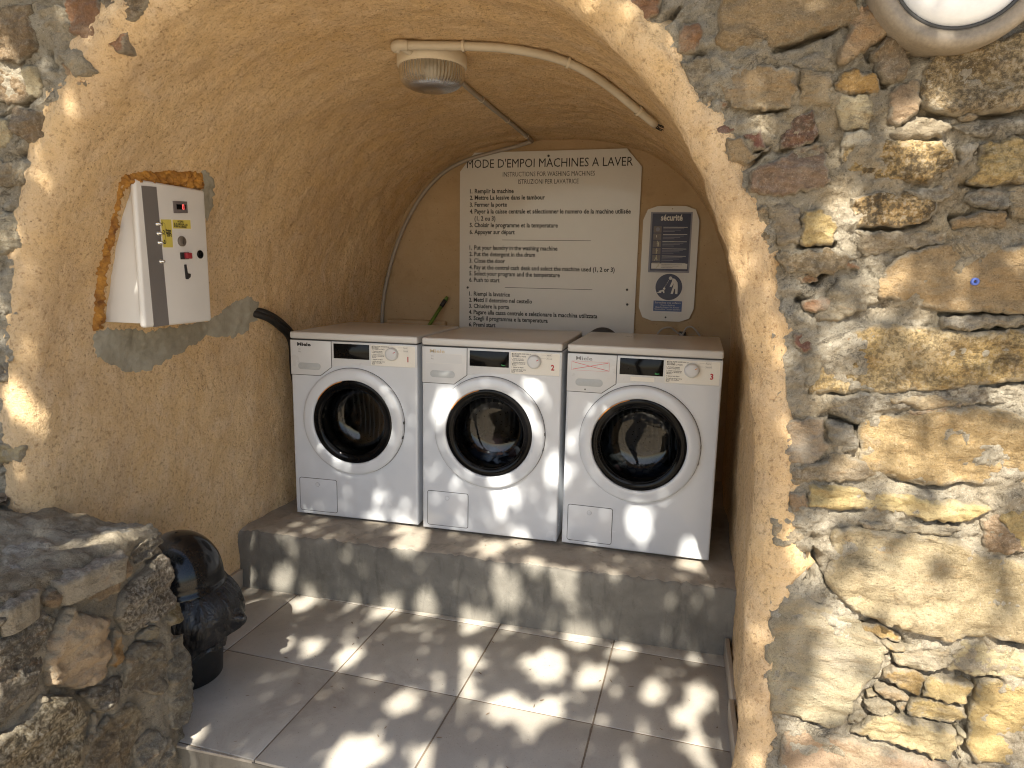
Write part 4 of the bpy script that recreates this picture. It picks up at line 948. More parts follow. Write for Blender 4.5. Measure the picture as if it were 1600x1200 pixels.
    text('brand_lettering', 'Miele', -0.263, 0.7885, 0.0205, -0.0030, bm_, drawer, width=0.066, bold=0.0008 if num == 1 else 0.0003)
    if num == 1:
        text('print_line', 'W1', -0.258, 0.771, 0.008, -0.0030, 'greyprint', drawer); text('print_line', '8kg', -0.258, 0.761, 0.008, -0.0030, 'greyprint', drawer)
    if num == 2:
        s2 = prism('sticker', rrect(-0.279, -0.122, 0.745, 0.785, 0.002), -0.002, -0.0029, 'fascia', drawer)
        prism('sticker_edge', rrect(-0.2796, -0.1214, 0.7444, 0.7856, 0.002), -0.002, -0.0027, 'sticker', drawer)
        text('print_line', 'W1', -0.258, 0.771, 0.008, -0.0031, 'greyprint', s2); text('print_line', '8kg', -0.258, 0.761, 0.008, -0.0031, 'greyprint', s2)
    if num == 3:
        s3 = prism('crossed_label', rrect(-0.279, -0.129, 0.747, 0.783, 0.001), -0.002, -0.0029, 'fascia', drawer)
        def stroke(nm, a, b, wd, mat, par, y1=-0.0032):
            a = np.array(a); b = np.array(b); d = (b-a)/np.linalg.norm(b-a); n_ = np.array([-d[1], d[0]])*wd/2
            prism(nm, [tuple(a+n_), tuple(a-n_), tuple(b-n_), tuple(b+n_)], -0.002, y1, mat, par)
        stroke('cross_line', (-0.276, 0.780), (-0.131, 0.750), 0.0019, 'pinkline', s3); stroke('cross_line', (-0.274, 0.750), (-0.134, 0.781), 0.0019, 'pinkline', s3, -0.0031)
        for q4 in ((-0.279, 0.747, -0.129, 0.747), (-0.279, 0.783, -0.129, 0.783), (-0.279, 0.747, -0.279, 0.783), (-0.129, 0.747, -0.129, 0.783)): stroke('frame_line', q4[:2], q4[2:], 0.0007, 'pinkline', s3, -0.00305)
        prism('screw', ngon(-0.222, 0.671, 0.003, 12), -0.001, -0.0032, 'seam', drawer)
        prism('paper_label', rrect(-0.045, 0.047, 0.7165, 0.7335, 0.001), -0.002, -0.0030, 'sticker', t)
    # door
    ctr = (DC[0], 0, DC[1])
    door = lathe('door', [(0.2375, 0.001), (0.2375, -0.010), (0.2365, -0.015), (0.233, -0.019), (0.226, -0.0215), (0.205, -0.0245), (0.192, -0.0245), (0.187, -0.022), (0.1855, -0.016), (0.1855, 0.01)], 'doorwhite', t, 96, 'y', ctr)
    lathe('door_gap', [(0.2392, 0.0004), (0.2392, -0.0012), (0.236, -0.0012)], 'seam', door, 96, 'y', ctr)
    lathe('black_ring', [(0.1852, -0.014), (0.1845, -0.0180), (0.182, -0.0195), (0.170, -0.0190), (0.1560, -0.0170), (0.1525, -0.012), (0.151, 0.004)], 'glossblack', door, 96, 'y', ctr)
    lathe('glass_collar', [(0.1545, -0.0155), (0.1530, -0.0176), (0.1505, -0.0168), (0.149, -0.010)], 'glossblack', door, 96, 'y', ctr)
    lathe('door_glass', [(0.151, -0.006), (0.149, 0.004), (0.145, 0.03), (0.139, 0.06), (0.128, 0.085), (0.105, 0.098), (0.06, 0.102), (0.0, 0.103)], 'doorglass', door, 72, 'y', ctr)
    arc = [(0.1845*math.cos(R(d)), -0.0225, 0.1845*math.sin(R(d))) for d in range(103, 152, 3)]
    tube('accent_arc', [np.array(p)+np.array(ctr) for p in arc], [0.0006]+[0.0019]*(len(arc)-2)+[0.0006], 'orange', door, 6)
    for d in (3, -13):
        p = np.array([0.2362*math.cos(R(d)), -0.008, 0.2362*math.sin(R(d))])+np.array(ctr); V, Fc = box_geo(-0.002, 0.003, -0.007, 0.006, -0.006, 0.006); mesh_obj('hinge_mark', [np.array(v)+p for v in V], Fc, 'seam', door)
    lathe('door_seal', [(0.206, 0.008), (0.19, 0.02), (0.166, 0.03), (0.160, 0.06), (0.168, 0.10), (0.19, 0.112), (0.235, 0.114)], 'rubber', t, 64, 'y', ctr)
    dm = lathe('drum', [(0.170, 0.112), (0.185, 0.122), (0.215, 0.135)]+[(0.238+0.002*math.sin(k*1.3), 0.15+0.0225*k) for k in range(13)]+[(0.22, 0.44), (0.12, 0.445), (0.0, 0.45)], 'drum', t, 72, 'y', (0, 0, 0)); dm.location = ctr
    for k in range(3):
        a0 = R([78, 200, 318][k]); L = []
        for i in range(9):
            f = i/8; rr_ = 0.234-0.05*math.sin(PI*min(1, max(0, f)))**0.6; L.append((rr_*math.cos(a0+0.08*math.sin(4*f)), 0.15+0.26*f, rr_*math.sin(a0+0.08*math.sin(4*f))))
        tube('drum_paddle', L, [0.012]+[0.024]*7+[0.012], 'drum', dm, 10)
    if num > 1:                                    # washing lying in the drum
        rgm = np.random.default_rng(num); cols = [(0.10, 0.13, 0.20), (0.30, 0.31, 0.34), (0.20, 0.12, 0.13), (0.16, 0.17, 0.17)]
        for k in range(4):
            c0 = np.array([rgm.uniform(-0.10, 0.10), rgm.uniform(0.20, 0.36), -0.15+rgm.uniform(-0.02, 0.035)]); bm = bmesh.new(); bmesh.ops.create_icosphere(bm, subdivisions=4, radius=0.085)
            co = np.array([v.co for v in bm.verts]); nz = fbm(co+k*3+num*7, 0.045, 4, 0.6)
            for v, z_ in zip(bm.verts, nz): v.co = Vector(np.array(v.co)*(1+0.45*z_)*np.array([1.1, 1.0, 0.6])+c0)
            me = bpy.data.meshes.new('laundry'); bm.to_mesh(me); bm.free(); me.shade_smooth(); me.materials.append(simple('laundry cloth', cols[(k+num) % 4], 0.9, bump=0.002))
            ob = bpy.data.objects.new('laundry', me); link(ob, dm)
    # service flap
    fl_ = prism('service_flap', rrect(-0.2735, -0.0915, 0.0315, 0.1835, 0.008), 0.001, -0.0014, 'enamel', t, 0.0007)
    prism('seam', rrect(-0.2758, -0.0892, 0.0292, 0.1858, 0.010), 0.001, -0.0004, 'seam', fl_)
    prism('seam', ngon(-0.185, 0.157, 0.0098, 24), 0.001, -0.0016, 'seam' if num == 1 else 'greyprint', fl_)
    prism('push_button', ngon(-0.185, 0.157, 0.0090, 24), 0.001, -0.0024, 'enamel', fl_, 0.0005)
    return t
machine(1, -0.6218, 0.0094, 0.0111, 'white washing machine numbered 1 with an empty drum, next to the bare left wall')
machine(2, 0.0, 0.0, 0.0, 'white washing machine numbered 2, between the other two, brand lettering faded to beige')
machine(3, 0.616, -0.0071, -0.0324, 'white washing machine numbered 3 with a red crossed-out label, beside the right wall')

# ------------------------------------------------------------------ signs on the back wall
YS = 1.100
sg = thing('instruction_board', 'large white board with washing machine instructions in three languages on the back wall', 'sign', (0.01, YS, 0.55))
def sgp(o): o.parent = sg; o.location = tuple(Vector(o.location)-Vector(sg.location)); return o
sgp(prism('panel', [(-0.49, 0.55), (0.512, 0.55), (0.512, 1.685), (0.43, 1.778), (-0.41, 1.772), (-0.492, 1.672)], YS+0.004, YS, 'board', None, 0.001))
ty = YS-0.0008
def st(s, x, z, size, **k): return sgp(text('text_line', s, x, z, size, ty, 'black', None, **k))
st("MODE D'EMPOI MACHINES A LAVER", -0.452, 1.690, 0.066, width=0.917)
st('INSTRUCTIONS FOR WASHING MACHINES', 0.011, 1.642, 0.036, width=0.510, align='CENTER')
st('ISTRUZIONI PER LAVATRICE', 0.012, 1.602, 0.036, width=0.335, align='CENTER')
L4 = 'Payer à la caisse centrale et sélectionner le numero de la machine utilisée'
KX = 0.869/natural_width(L4, 0.034)
lines = [('1.', 'Remplir la machine', 1.554), ('2.', 'Mettre La lessive dans le tambour', 1.519), ('3.', 'Fermer la porte', 1.481), ('4.', L4, 1.444), ('', '(1, 2 ou 3)', 1.405), ('5.', 'Choisir le programme et la temperature', 1.369), ('6.', 'Appuyer sur départ', 1.331),
         ('1.', 'Put your laundry in the washing machine', 1.244), ('2.', 'Put the detergent in the drum', 1.208), ('3.', 'Close the door', 1.171), ('4.', 'Pay at the central cash desk and select the machine used (1, 2 or 3)', 1.134), ('5.', 'Select your program and the temperature', 1.099), ('6.', 'Push to start', 1.063),
         ('1.', 'Riempi la lavatrice', 0.984), ('2.', 'Metti il detersivo nel cestello', 0.949), ('3.', 'Chiudere la porta', 0.914), ('4.', 'Pagare alla cassa centrale e selezionare la macchina utilizzata', 0.879), ('5.', 'Scegli il programma e la temperatura', 0.844), ('6.', 'Premi start', 0.807)]
for nb, s, z in lines:
    if nb: st(nb, -0.433, z, 0.032, xs=KX, bold=0.0010)
    st(s, -0.405, z, 0.034, xs=KX, bold=0.0009)
for x0, x1, z in ((-0.241, 0.258, 1.299), (-0.221, 0.276, 1.035)): sgp(prism('ruled_line', [(x0, z-0.0012), (x1, z-0.0012), (x1, z+0.0012), (x0, z+0.0012)], YS+0.001, ty, 'black', None))
for x, z in ((0.01, 1.748), (-0.442, 1.029), (0.465, 1.04), (0.47, 0.96)):
    sgp(lathe('screw', [(0.0065, YS), (0.006, YS-0.003), (0.003, YS-0.0042), (0.0, YS-0.0044)], 'seam', None, 16, 'y', (x, 0, z)))
sf = thing('safety_board', 'small white rounded board with blue safety poster and child supervision sticker', 'sign', (0.68, YS, 0.87))
def sfp(o): o.parent = sf; o.location = tuple(Vector(o.location)-Vector(sf.location)); return o
def oct_(x0, x1, z0, z1, c):
    return [(x0+c, z0), (x1-c, z0), (x1-c*0.3, z0+c*0.25), (x1, z0+c), (x1, z1-c), (x1-c*0.3, z1-c*0.25), (x1-c, z1), (x0+c, z1), (x0+c*0.3, z1-c*0.25), (x0, z1-c), (x0, z0+c), (x0+c*0.3, z0+c*0.25)]
sfp(prism('panel', oct_(0.533, 0.823, 0.876, 1.482, 0.072), YS+0.004, YS, 'board', None, 0.001))
pe = sfp(prism('poster_sleeve', [(0.572, 1.136), (0.787, 1.136), (0.787, 1.452), (0.572, 1.452)], YS, YS-0.0006, 'postergrey', None))
po = sfp(prism('poster', [(0.581, 1.146), (0.779, 1.146), (0.779, 1.444), (0.581, 1.444)], YS, YS-0.0011, 'navy', None))
yp = YS-0.0016
sfp(text('poster_title', 'sécurité', 0.681, 1.408, 0.044, yp, 'posterwhite', None, width=0.112, align='CENTER', bold=0.0012))
for k in range(6):
    z0 = 1.378-0.0375*k
    sfp(prism('picture_field', rrect(0.590, 0.632, z0-0.033, z0, 0.002), YS, YS-0.0013, 'led', None))
    for j, wd in enumerate((0.125, 0.108, 0.09, 0.06)):
        sfp(prism('print_line', [(0.640, z0-0.006-0.0075*j), (0.640+wd, z0-0.006-0.0075*j), (0.640+wd, z0-0.0035-0.0075*j), (0.640, z0-0.0035-0.0075*j)], YS, yp, 'posterwhite' if j == 0 else 'postergrey', None))
def figure(name, cx, cz, s, pts, head, mat):
    sfp(prism(name, [(cx+a*s, cz+b*s) for a, b in pts], YS, yp-0.0002, mat, None)); sfp(prism(name, ngon(cx+head[0]*s, cz+head[1]*s, head[2]*s, 14), YS, yp-0.0002, mat, None))
BEND = [(0.05, 0.9), (0.35, 0.7), (0.5, 0.35), (0.52, -0.9), (0.28, -0.9), (0.24, -0.2), (0.12, -0.3), (0.02, -0.9), (-0.22, -0.9), (-0.02, -0.1), (0.06, 0.3), (-0.25, -0.05), (-0.4, 0.05), (-0.12, 0.55)]
sfp(prism('picture_disc', ngon(0.612, 1.362, 0.011, 18), YS, yp, 'postergrey', None))
sfp(prism('picture_sign', [(0.606, 1.332), (0.609, 1.332), (0.609, 1.320), (0.606, 1.320)], YS, yp, 'posterwhite', None))
figure('picture_figure', 0.615, 1.285, 0.014, BEND, (-0.1, 1.05, 0.2), 'posterpic')
figure('picture_figure', 0.611, 1.248, 0.014, [(-0.15, 0.7), (0.15, 0.7), (0.5, 0.2), (0.4, 0.1), (0.12, 0.4), (0.2, -1.0), (0.03, -1.0), (0, -0.2), (-0.1, -1.0), (-0.25, -1.0), (-0.15, 0.3), (-0.45, 0.5), (-0.5, 0.4)], (0, 0.95, 0.2), 'posterpic')
figure('picture_figure', 0.609, 1.21, 0.014, [(0.1, 0.8), (0.5, 0.6), (0.4, 0.1), (0.7, -0.4), (0.5, -0.9), (0.3, -0.4), (0.05, -0.2), (-0.4, -0.9), (-0.7, -0.9), (-0.2, 0.0), (0.1, 0.4), (-0.4, 0.3), (-0.4, 0.1)], (0.2, 1.0, 0.2), 'posterpic')
figure('picture_figure', 0.620, 1.172, 0.013, [(0.2, 0.8), (0.5, 0.7), (0.5, -0.3), (0.0, -0.4), (-0.2, -1.0), (-0.45, -1.0), (-0.2, -0.1), (0.2, 0.0)], (0.3, 1.0, 0.18), 'posterpic')
sfp(prism('poster_field', [(0.588, 1.156), (0.775, 1.156), (0.775, 1.184), (0.588, 1.184)], YS, yp, 'posterwhite', None))
sk = sfp(prism('sticker', rrect(0.603, 0.770, 0.920, 1.133, 0.002), YS, YS-0.0008, 'posterwhite', None))
sfp(prism('sticker_disc', ngon(0.686, 1.060, 0.070, 40), YS, YS-0.0012, 'navy', None))
def figw(pts, head, cx, cz, s): figure('sticker_figure', cx, cz, s, pts, head, 'posterwhite')
figw([(-0.05, 1.0), (0.25, 0.92), (0.55, 0.55), (0.62, 0.1), (0.62, -0.85), (0.35, -0.85), (0.33, -0.25), (0.22, -0.25), (0.1, -0.85), (-0.17, -0.85), (0.08, 0.05), (0.12, 0.4), (-0.12, -0.05), (-0.32, 0.0), (-0.1, 0.62)], (-0.28, 1.0, 0.2), 0.705, 1.062, 0.045)
figw([(-0.6, -0.25), (0.2, 0.0), (0.45, -0.1), (0.5, -0.6), (0.28, -0.6), (0.22, -0.32), (-0.1, -0.35), (-0.05, -0.6), (-0.75, -0.6), (-0.75, -0.45), (-0.35, -0.42)], (0.42, 0.2, 0.2), 0.650, 1.045, 0.030)
for k in range(5):
    a = np.array([0.664, 1.058])+np.array([0.0055, 0.0105])*k
    sfp(prism('sticker_dash', [(a[0]-0.001, a[1]), (a[0]+0.001, a[1]-0.001), (a[0]+0.0035, a[1]+0.005), (a[0]+0.0015, a[1]+0.006)], YS, yp, 'posterwhite', None))
sfp(prism('sticker_panel', [(0.610, 0.930), (0.760, 0.930), (0.760, 0.986), (0.610, 0.986)], YS, YS-0.0012, 'blue', None))
for s, z, sz, wd in (('Surveillez vos enfants', 0.9715, 0.014, 0.136), ('Watch children', 0.959, 0.011, 0.075), ('Beaufsichtigen Sie Kinder', 0.948, 0.011, 0.125), ('Controllate i vostri bambini', 0.937, 0.011, 0.135)):
    sfp(text('print_line', s, 0.685, z, sz, yp, 'posterwhite', None, width=wd, align='CENTER'))
sfp(lathe('screw', [(0.005, YS), (0.0045, YS-0.003), (0.0, YS-0.004)], 'seam', None, 16, 'y', (0.678, 0, 0.897)))
sfp(lathe('screw', [(0.003, YS), (0.0028, YS-0.002), (0.0, YS-0.003)], 'chrome', None, 12, 'y', (0.682, 0, 1.468)))

# ------------------------------------------------------------------ payment box
BX = -0.872
pb = thing('payment_box', 'white coin payment box with grey strip and yellow labels sunk in the left wall', 'payment box', (BX, -0.72, 0.92))
def pbp(o): o.parent = pb; o.location = tuple(Vector(o.location)-Vector(pb.location)); return o
# local frame of the face: x -> along +y (away from the arch mouth), z up, -y -> out of the face (+X)
FRM = Matrix(((0, -1, 0, BX), (1, 0, 0, 0), (0, 0, 1, 0), (0, 0, 0, 1)))
cq = [onx(p, BX) for p in [(203, 283), (318, 292), (333, 497), (234, 517)]]
Yn0, Yn1 = (cq[0][1]+cq[3][1])/2, (cq[1][1]+cq[2][1])/2; Zb, Zt = (cq[2][2]+cq[3][2])/2, (cq[0][2]+cq[1][2])/2
pbp(bevel_box('body', (BX-0.30, BX-0.016, Yn0+0.012, Yn1-0.012, Zb+0.012, Zt-0.010), 'boxwhite', None, 0.004, 2))
pbp(bevel_box('front_door', (BX-0.022, BX, Yn0, Yn1, Zb, Zt), 'boxwhite', None, 0.0095, 4))
def bp(px): q = onx(px, BX); return (q[1], q[2])
def face(nm, poly, th, mat, par=None, bev=0.0): return pbp(prism(nm, poly, 0.002, -th, mat, None, bev, FRM))
def bpoly(*px): return [bp(p) for p in px]
face('grey_strip', bpoly((220.5, 290), (244, 292), (264, 508), (240.5, 511)), 0.0012, 'strip')
face('display_frame', bpoly((269.5, 314), (291, 315), (292.5, 333), (271.3, 333)), 0.0035, 'led', None, 0.001)
face('display_window', bpoly((274, 319), (288.5, 320), (289, 327.5), (274.8, 327.2)), 0.0038, 'glossblack')
c = bp((284.7, 323.4))
for dx_, dz_, w_, h_ in ((0, 0.007, 0.007, 0.002), (0, -0.007, 0.007, 0.002), (-0.0033, 0, 0.002, 0.014), (0.0033, 0, 0.002, 0.014)):
    face('lit_digit', [(c[0]+dx_-w_/2, c[1]+dz_-h_/2), (c[0]+dx_+w_/2, c[1]+dz_-h_/2), (c[0]+dx_+w_/2, c[1]+dz_+h_/2), (c[0]+dx_-w_/2, c[1]+dz_+h_/2)], 0.0043, 'ledred')
def ptext(s, px, size, width=None, mat='black', **k):
    q = bp(px); return pbp(text('print_line', s, q[0], q[1], size, -0.0021, mat, None, width=width, frame=FRM, **k))
face('label_backing', bpoly((249.5, 341.5), (297.5, 342.5), (299, 358.8), (268.8, 358.5), (271.5, 388.5), (254, 388)), 0.0008, 'sticker')
face('yellow_label', bpoly((250.8, 342.8), (267, 343), (269.8, 386.5), (255, 386.5)), 0.0015, 'yellow')
face('yellow_label', bpoly((269, 343.2), (296.8, 344), (297.7, 357.5), (269.8, 357)), 0.0015, 'yellow')
for s, p_ in (('1', (252.3, 352.5)), ('2', (254, 366)), ('3', (255.3, 381))): ptext(s, p_, 0.018, bold=0.0005)
for s, p_ in (('Boutons', (258.6, 361.3)), ('machine', (258.9, 365.2)), ('5,00 €', (260, 369.3))): ptext(s, p_, 0.0105, width=0.022, bold=0.0005)
br = [bp(p_) for p_ in ((254.6, 348), (257, 350), (257.6, 362), (258.7, 364.5), (257.9, 367), (258.9, 379), (257.5, 381.5))]
pbp(mesh_obj('bracket_line', *tube_geo([np.array([BX+0.0016, a, b]) for a, b in br], 0.0007, 5), 'black'))
for s, p_, wd in (('ACCEPTE :', (276.5, 347.2), 0.030), ('2€, 1€, 0,50€, 0,20€, 0,10€', (270.8, 350.9), 0.064), ('NE REND PAS LA MONNAIE', (271.2, 354.7), 0.058)): ptext(s, p_, 0.0085, width=wd, bold=0.0004)
def rnd(nm, px, prof, mat):
    q = bp(px); o = lathe(nm, prof, mat, None, 28, 'y', (q[0], 0, q[1])); o.data.transform(FRM); return pbp(o)
for p_ in ((245.5, 350), (247, 364.6), (248.6, 379.2), (251.2, 408.5)):
    rnd('push_button', p_, [(0.0075, 0.0), (0.0075, -0.003), (0.0052, -0.004), (0.0048, -0.012), (0.0035, -0.0145), (0.0, -0.015)], 'chrome')
rnd('coin_knob', (283, 377), [(0.0165, 0.0), (0.0165, -0.006), (0.015, -0.008), (0.0, -0.008)], 'brown')
q = bp((283, 377)); face('knob_slot', [(q[0]-0.0008, q[1]-0.010), (q[0]+0.0008, q[1]-0.010), (q[0]+0.0008, q[1]+0.010), (q[0]-0.0008, q[1]+0.010)], 0.0085, 'black')
rnd('lock', (312.2, 397.5), [(0.0140, 0.0), (0.0140, -0.004), (0.011, -0.006), (0.005, -0.0055), (0.0, -0.005)], 'glossblack')
face('coin_slot_plate', bpoly((281, 394.5), (294, 394), (294.5, 405), (282, 405.3)), 0.003, 'black', None, 0.0005)
V, Fc = box_geo(0, 1, 0, 1, 0, 1); q = bp((291.3, 399.3))
pbp(bevel_box('coin_slot', (BX, BX+0.014, q[0]-0.013, q[0]+0.013, q[1]-0.010, q[1]+0.010), 'redplastic', None, 0.003, 2))
face('return_slot', bpoly((287.5, 413.5), (290.2, 413.2), (292.3, 427), (297, 428), (296.5, 433), (293, 436.3), (290, 436)), 0.004, 'black', None, 0.001)
fo = thing('foam_filling', 'orange brown expanding foam around the payment box', 'foam', (BX, -0.75, 0.92))
def fop(o): o.parent = fo; o.location = tuple(Vector(o.location)-Vector(fo.location)); return o
fop(drape('foam_bead', [(193, 276), (184, 290), (180, 312), (174, 335), (171, 360), (162, 382), (157, 405), (150, 428), (147, 460), (145, 490), (142, 516), (150, 519), (161, 515), (164, 495), (162, 470), (164, 440), (171, 412), (176, 385), (186, 352), (184, 335), (190, 310), (198, 292)], 'foam', None, 1.8, 0.002, 0.008, 6.0, 0.012, 3.6, 21, 0.012, 0.022))
fop(drape('foam_bead', [(181, 292), (190, 274), (206, 268), (225, 265), (245, 267), (270, 266), (300, 265), (313, 267), (319, 278), (320, 296), (280, 294), (240, 290), (205, 290), (196, 300)], 'foam', None, 1.8, 0.002, 0.008, 7.0, 0.014, 3.6, 22, 0.012, 0.022))

# ------------------------------------------------------------------ lamp and conduits under the vault
lc = vhit((672, 62), 0.0)
lampc = np.array([-0.126, -0.345, 0.0]); top_ = vcast((lampc[0], lampc[1], 1.2), (0, 0, 1)); lampc[2] = top_[2]-0.004
ax_t = 0.0
cl = thing('ceiling_lamp', 'round cream ceiling lamp with ribbed glass under the vault', 'lamp', tuple(lampc))
lathe('base', [(0.0, 0.0), (0.117, 0.0), (0.119, -0.005), (0.119, -0.036), (0.1165, -0.041), (0.110, -0.042)], 'lampbase', cl, 56, 'z', (0, 0, 0))
lathe('reflector', [(0.105, -0.040), (0.10, -0.030), (0.0, -0.022)], 'lampbase', cl, 40, 'z', (0, 0, 0))
def rib(a, h): return 0.013*math.sin(a*56)
lathe('glass_shade', [(0.110, -0.036), (0.110, -0.062), (0.1085, -0.076), (0.103, -0.089), (0.092, -0.100), (0.074, -0.109), (0.048, -0.115), (0.022, -0.1175), (0.004, -0.118)], 'ribglass', cl, 336, 'z', (0, 0, 0), wob=rib)
lathe('lamp_bulb', [(0.0, -0.03), (0.02, -0.032), (0.028, -0.055), (0.02, -0.078), (0.0, -0.084)], 'lampglass', cl, 24, 'z', (0.0, 0, 0))
def path(pxs, off): return [vhit(p, off) for p in pxs]
def clip_ring(parent, p, t, n, r_):
    t = t/np.linalg.norm(t); b = np.cross(t, n); L = [p+(math.cos(a)*n+math.sin(a)*b)*(r_+0.0015) for a in np.linspace(0, 2*PI, 15)]
    V = []; 
    for q in L:
        for s_ in (-0.004, 0.004): V.append(q+t*s_)
    V2 = [v+(v-p-t*np.dot(v-p, t))*0.18 for v in V]
    n_ = len(L); Fc = grid_faces(n_, 2)+[tuple(2*n_+i for i in f) for f in grid_faces(n_, 2)]
    for i in range(n_-1): Fc += [(2*i, 2*i+2, 2*n_+2*i+2, 2*n_+2*i), (2*i+1, 2*n_+2*i+1, 2*n_+2*i+3, 2*i+3)]
    o = mesh_obj('clip', V+V2, Fc, 'lampbase', parent)
    return o
c1 = thing('conduit', 'thick beige plastic conduit arching from the lamp to its cut open end', 'conduit', tuple(vhit((617, 62), 0.0)))
def sub(o, par): o.parent = par; o.location = tuple(Vector(o.location)-Vector(par.location)); return o
pxs = [(621, 62), (660, 62), (700, 62.5), (740, 64), (780, 66), (815, 70), (850, 77), (890, 89), (925, 107), (960, 131), (995, 160), (1030, 189)]
P = spline(path(pxs, 0.017), 5); sub(tube('pipe', P, 0.0135, 'conduit', None, 14), c1)
e = P[-1]; d_ = (P[-1]-P[-4]); d_ /= np.linalg.norm(d_)
for k in range(9):                                   # frayed wires and mesh in the open end
    a = k*0.7; o_ = np.array([0.008*math.cos(a), 0.006*math.sin(a*1.3), 0.008*math.sin(a)]); sub(tube('wire_end', [e-d_*0.006+o_, e+d_*0.012+o_*1.0, e+d_*0.024+o_*1.15+np.array([0.003, 0, 0.002])], 0.0016, 'cable', None, 6), c1)
el0 = P[0]; ent = np.array([lampc[0]-0.035, lampc[1]-0.112, lampc[2]-0.020])
sub(tube('elbow', spline([P[2], P[0], P[0]+np.array([-0.012, 0.006, -0.004]), P[0]*0.75+ent*0.25+np.array([-0.005, 0, -0.004])], 6), 0.0165, 'conduit', None, 14), c1)
sub(tube('branch_pipe', [P[0]*0.8+ent*0.2, ent, ent+(ent-P[0])*0.15], 0.0125, 'conduit', None, 14), c1)
for px in ((727, 63.5), (887, 88), (1003, 167)):
    p0 = vhit(px, 0.017); k = int(np.argmin([np.linalg.norm(q-p0) for q in P])); k = min(max(k, 1), len(P)-2); n_ = vhit(px, 0.05)-vhit(px, 0.0)
    o = sub(clip_ring(None, P[k], P[k+1]-P[k-1], n_/np.linalg.norm(n_), 0.0135), c1)
    nn_ = n_/np.linalg.norm(n_); V, Fc = box_geo(-0.006, 0.006, -0.006, 0.006, -0.010, 0.010); Rq = Vector(nn_).to_track_quat('Z', 'Y').to_matrix()
    tt = (P[k+1]-P[k-1])/np.linalg.norm(P[k+1]-P[k-1]); up_ = np.cross(tt, nn_); up_ = up_ if up_[2] > 0 else -up_
    sub(mesh_obj('clip_foot', [np.array(Rq @ Vector(v))+P[k]+up_*0.0175-nn_*0.008 for v in V], Fc, 'lampbase'), c1)
c2 = thing('conduit', 'thin grey conduit running from the ceiling lamp down to the back wall arch', 'conduit', tuple(vhit((722, 125), 0.0)))
a0 = vhit((722, 125), 0.012); a1 = vhit((832, 217), 0.012)
P2_ = [vhit((712, 116), 0.012)]+[vhit((722+(832-722)*f, 125+(217-125)*f), 0.012) for f in np.linspace(0, 1, 12)]
sub(tube('pipe', P2_, 0.0100, 'conduit_dark', None, 12), c2)
for f in (4, 8, 11):
    n_ = vhit((722+(832-722)*(f-1)/11, 125+92*(f-1)/11), 0.05)-vhit((722+(832-722)*(f-1)/11, 125+92*(f-1)/11), 0); sub(clip_ring(None, P2_[f], P2_[f+1]-P2_[f-1] if f < len(P2_)-1 else P2_[f]-P2_[f-1], n_/np.linalg.norm(n_), 0.0100), c2)
c3 = thing('cable_duct', 'thin grey conduit following the corner of the back wall arch down behind machine 1', 'conduit', tuple(ony((836, 222), 1.09)))
pz = [(838, 222), (805, 229), (770, 238), (735, 248), (710, 259), (688, 274), (665, 298), (645, 328), (627, 365), (613, 405), (603, 445), (598, 480), (597, 515)]
pts = [ony(p, 1.092) for p in pz]; pts[0] = P2_[-1]
sub(tube('pipe', spline(pts, 5), 0.0105, 'conduit_dark', None, 12), c3)

# ------------------------------------------------------------------ bulkhead lamp on the front wall
bc = np.array([1.19, YF, 1.700])
bl = thing('bulkhead_lamp', 'round bulkhead lamp with milky glass and aged rim on the stone wall', 'lamp', tuple(bc))
lathe('rim', [(0.150, 0.02), (0.152, -0.02), (0.152, -0.050), (0.147, -0.060), (0.138, -0.064), (0.126, -0.062), (0.119, -0.054), (0.117, -0.045)], 'lamprim', bl, 72, 'y')
lathe('seal', [(0.1195, -0.0545), (0.1165, -0.0575), (0.1135, -0.0555), (0.112, -0.046)], 'rubber', bl, 72, 'y')
lathe('glass_dome', [(0.114, -0.045), (0.112, -0.056), (0.104, -0.070), (0.088, -0.083), (0.062, -0.092), (0.03, -0.0965), (0.0, -0.0975)], 'lampglass', bl, 72, 'y')

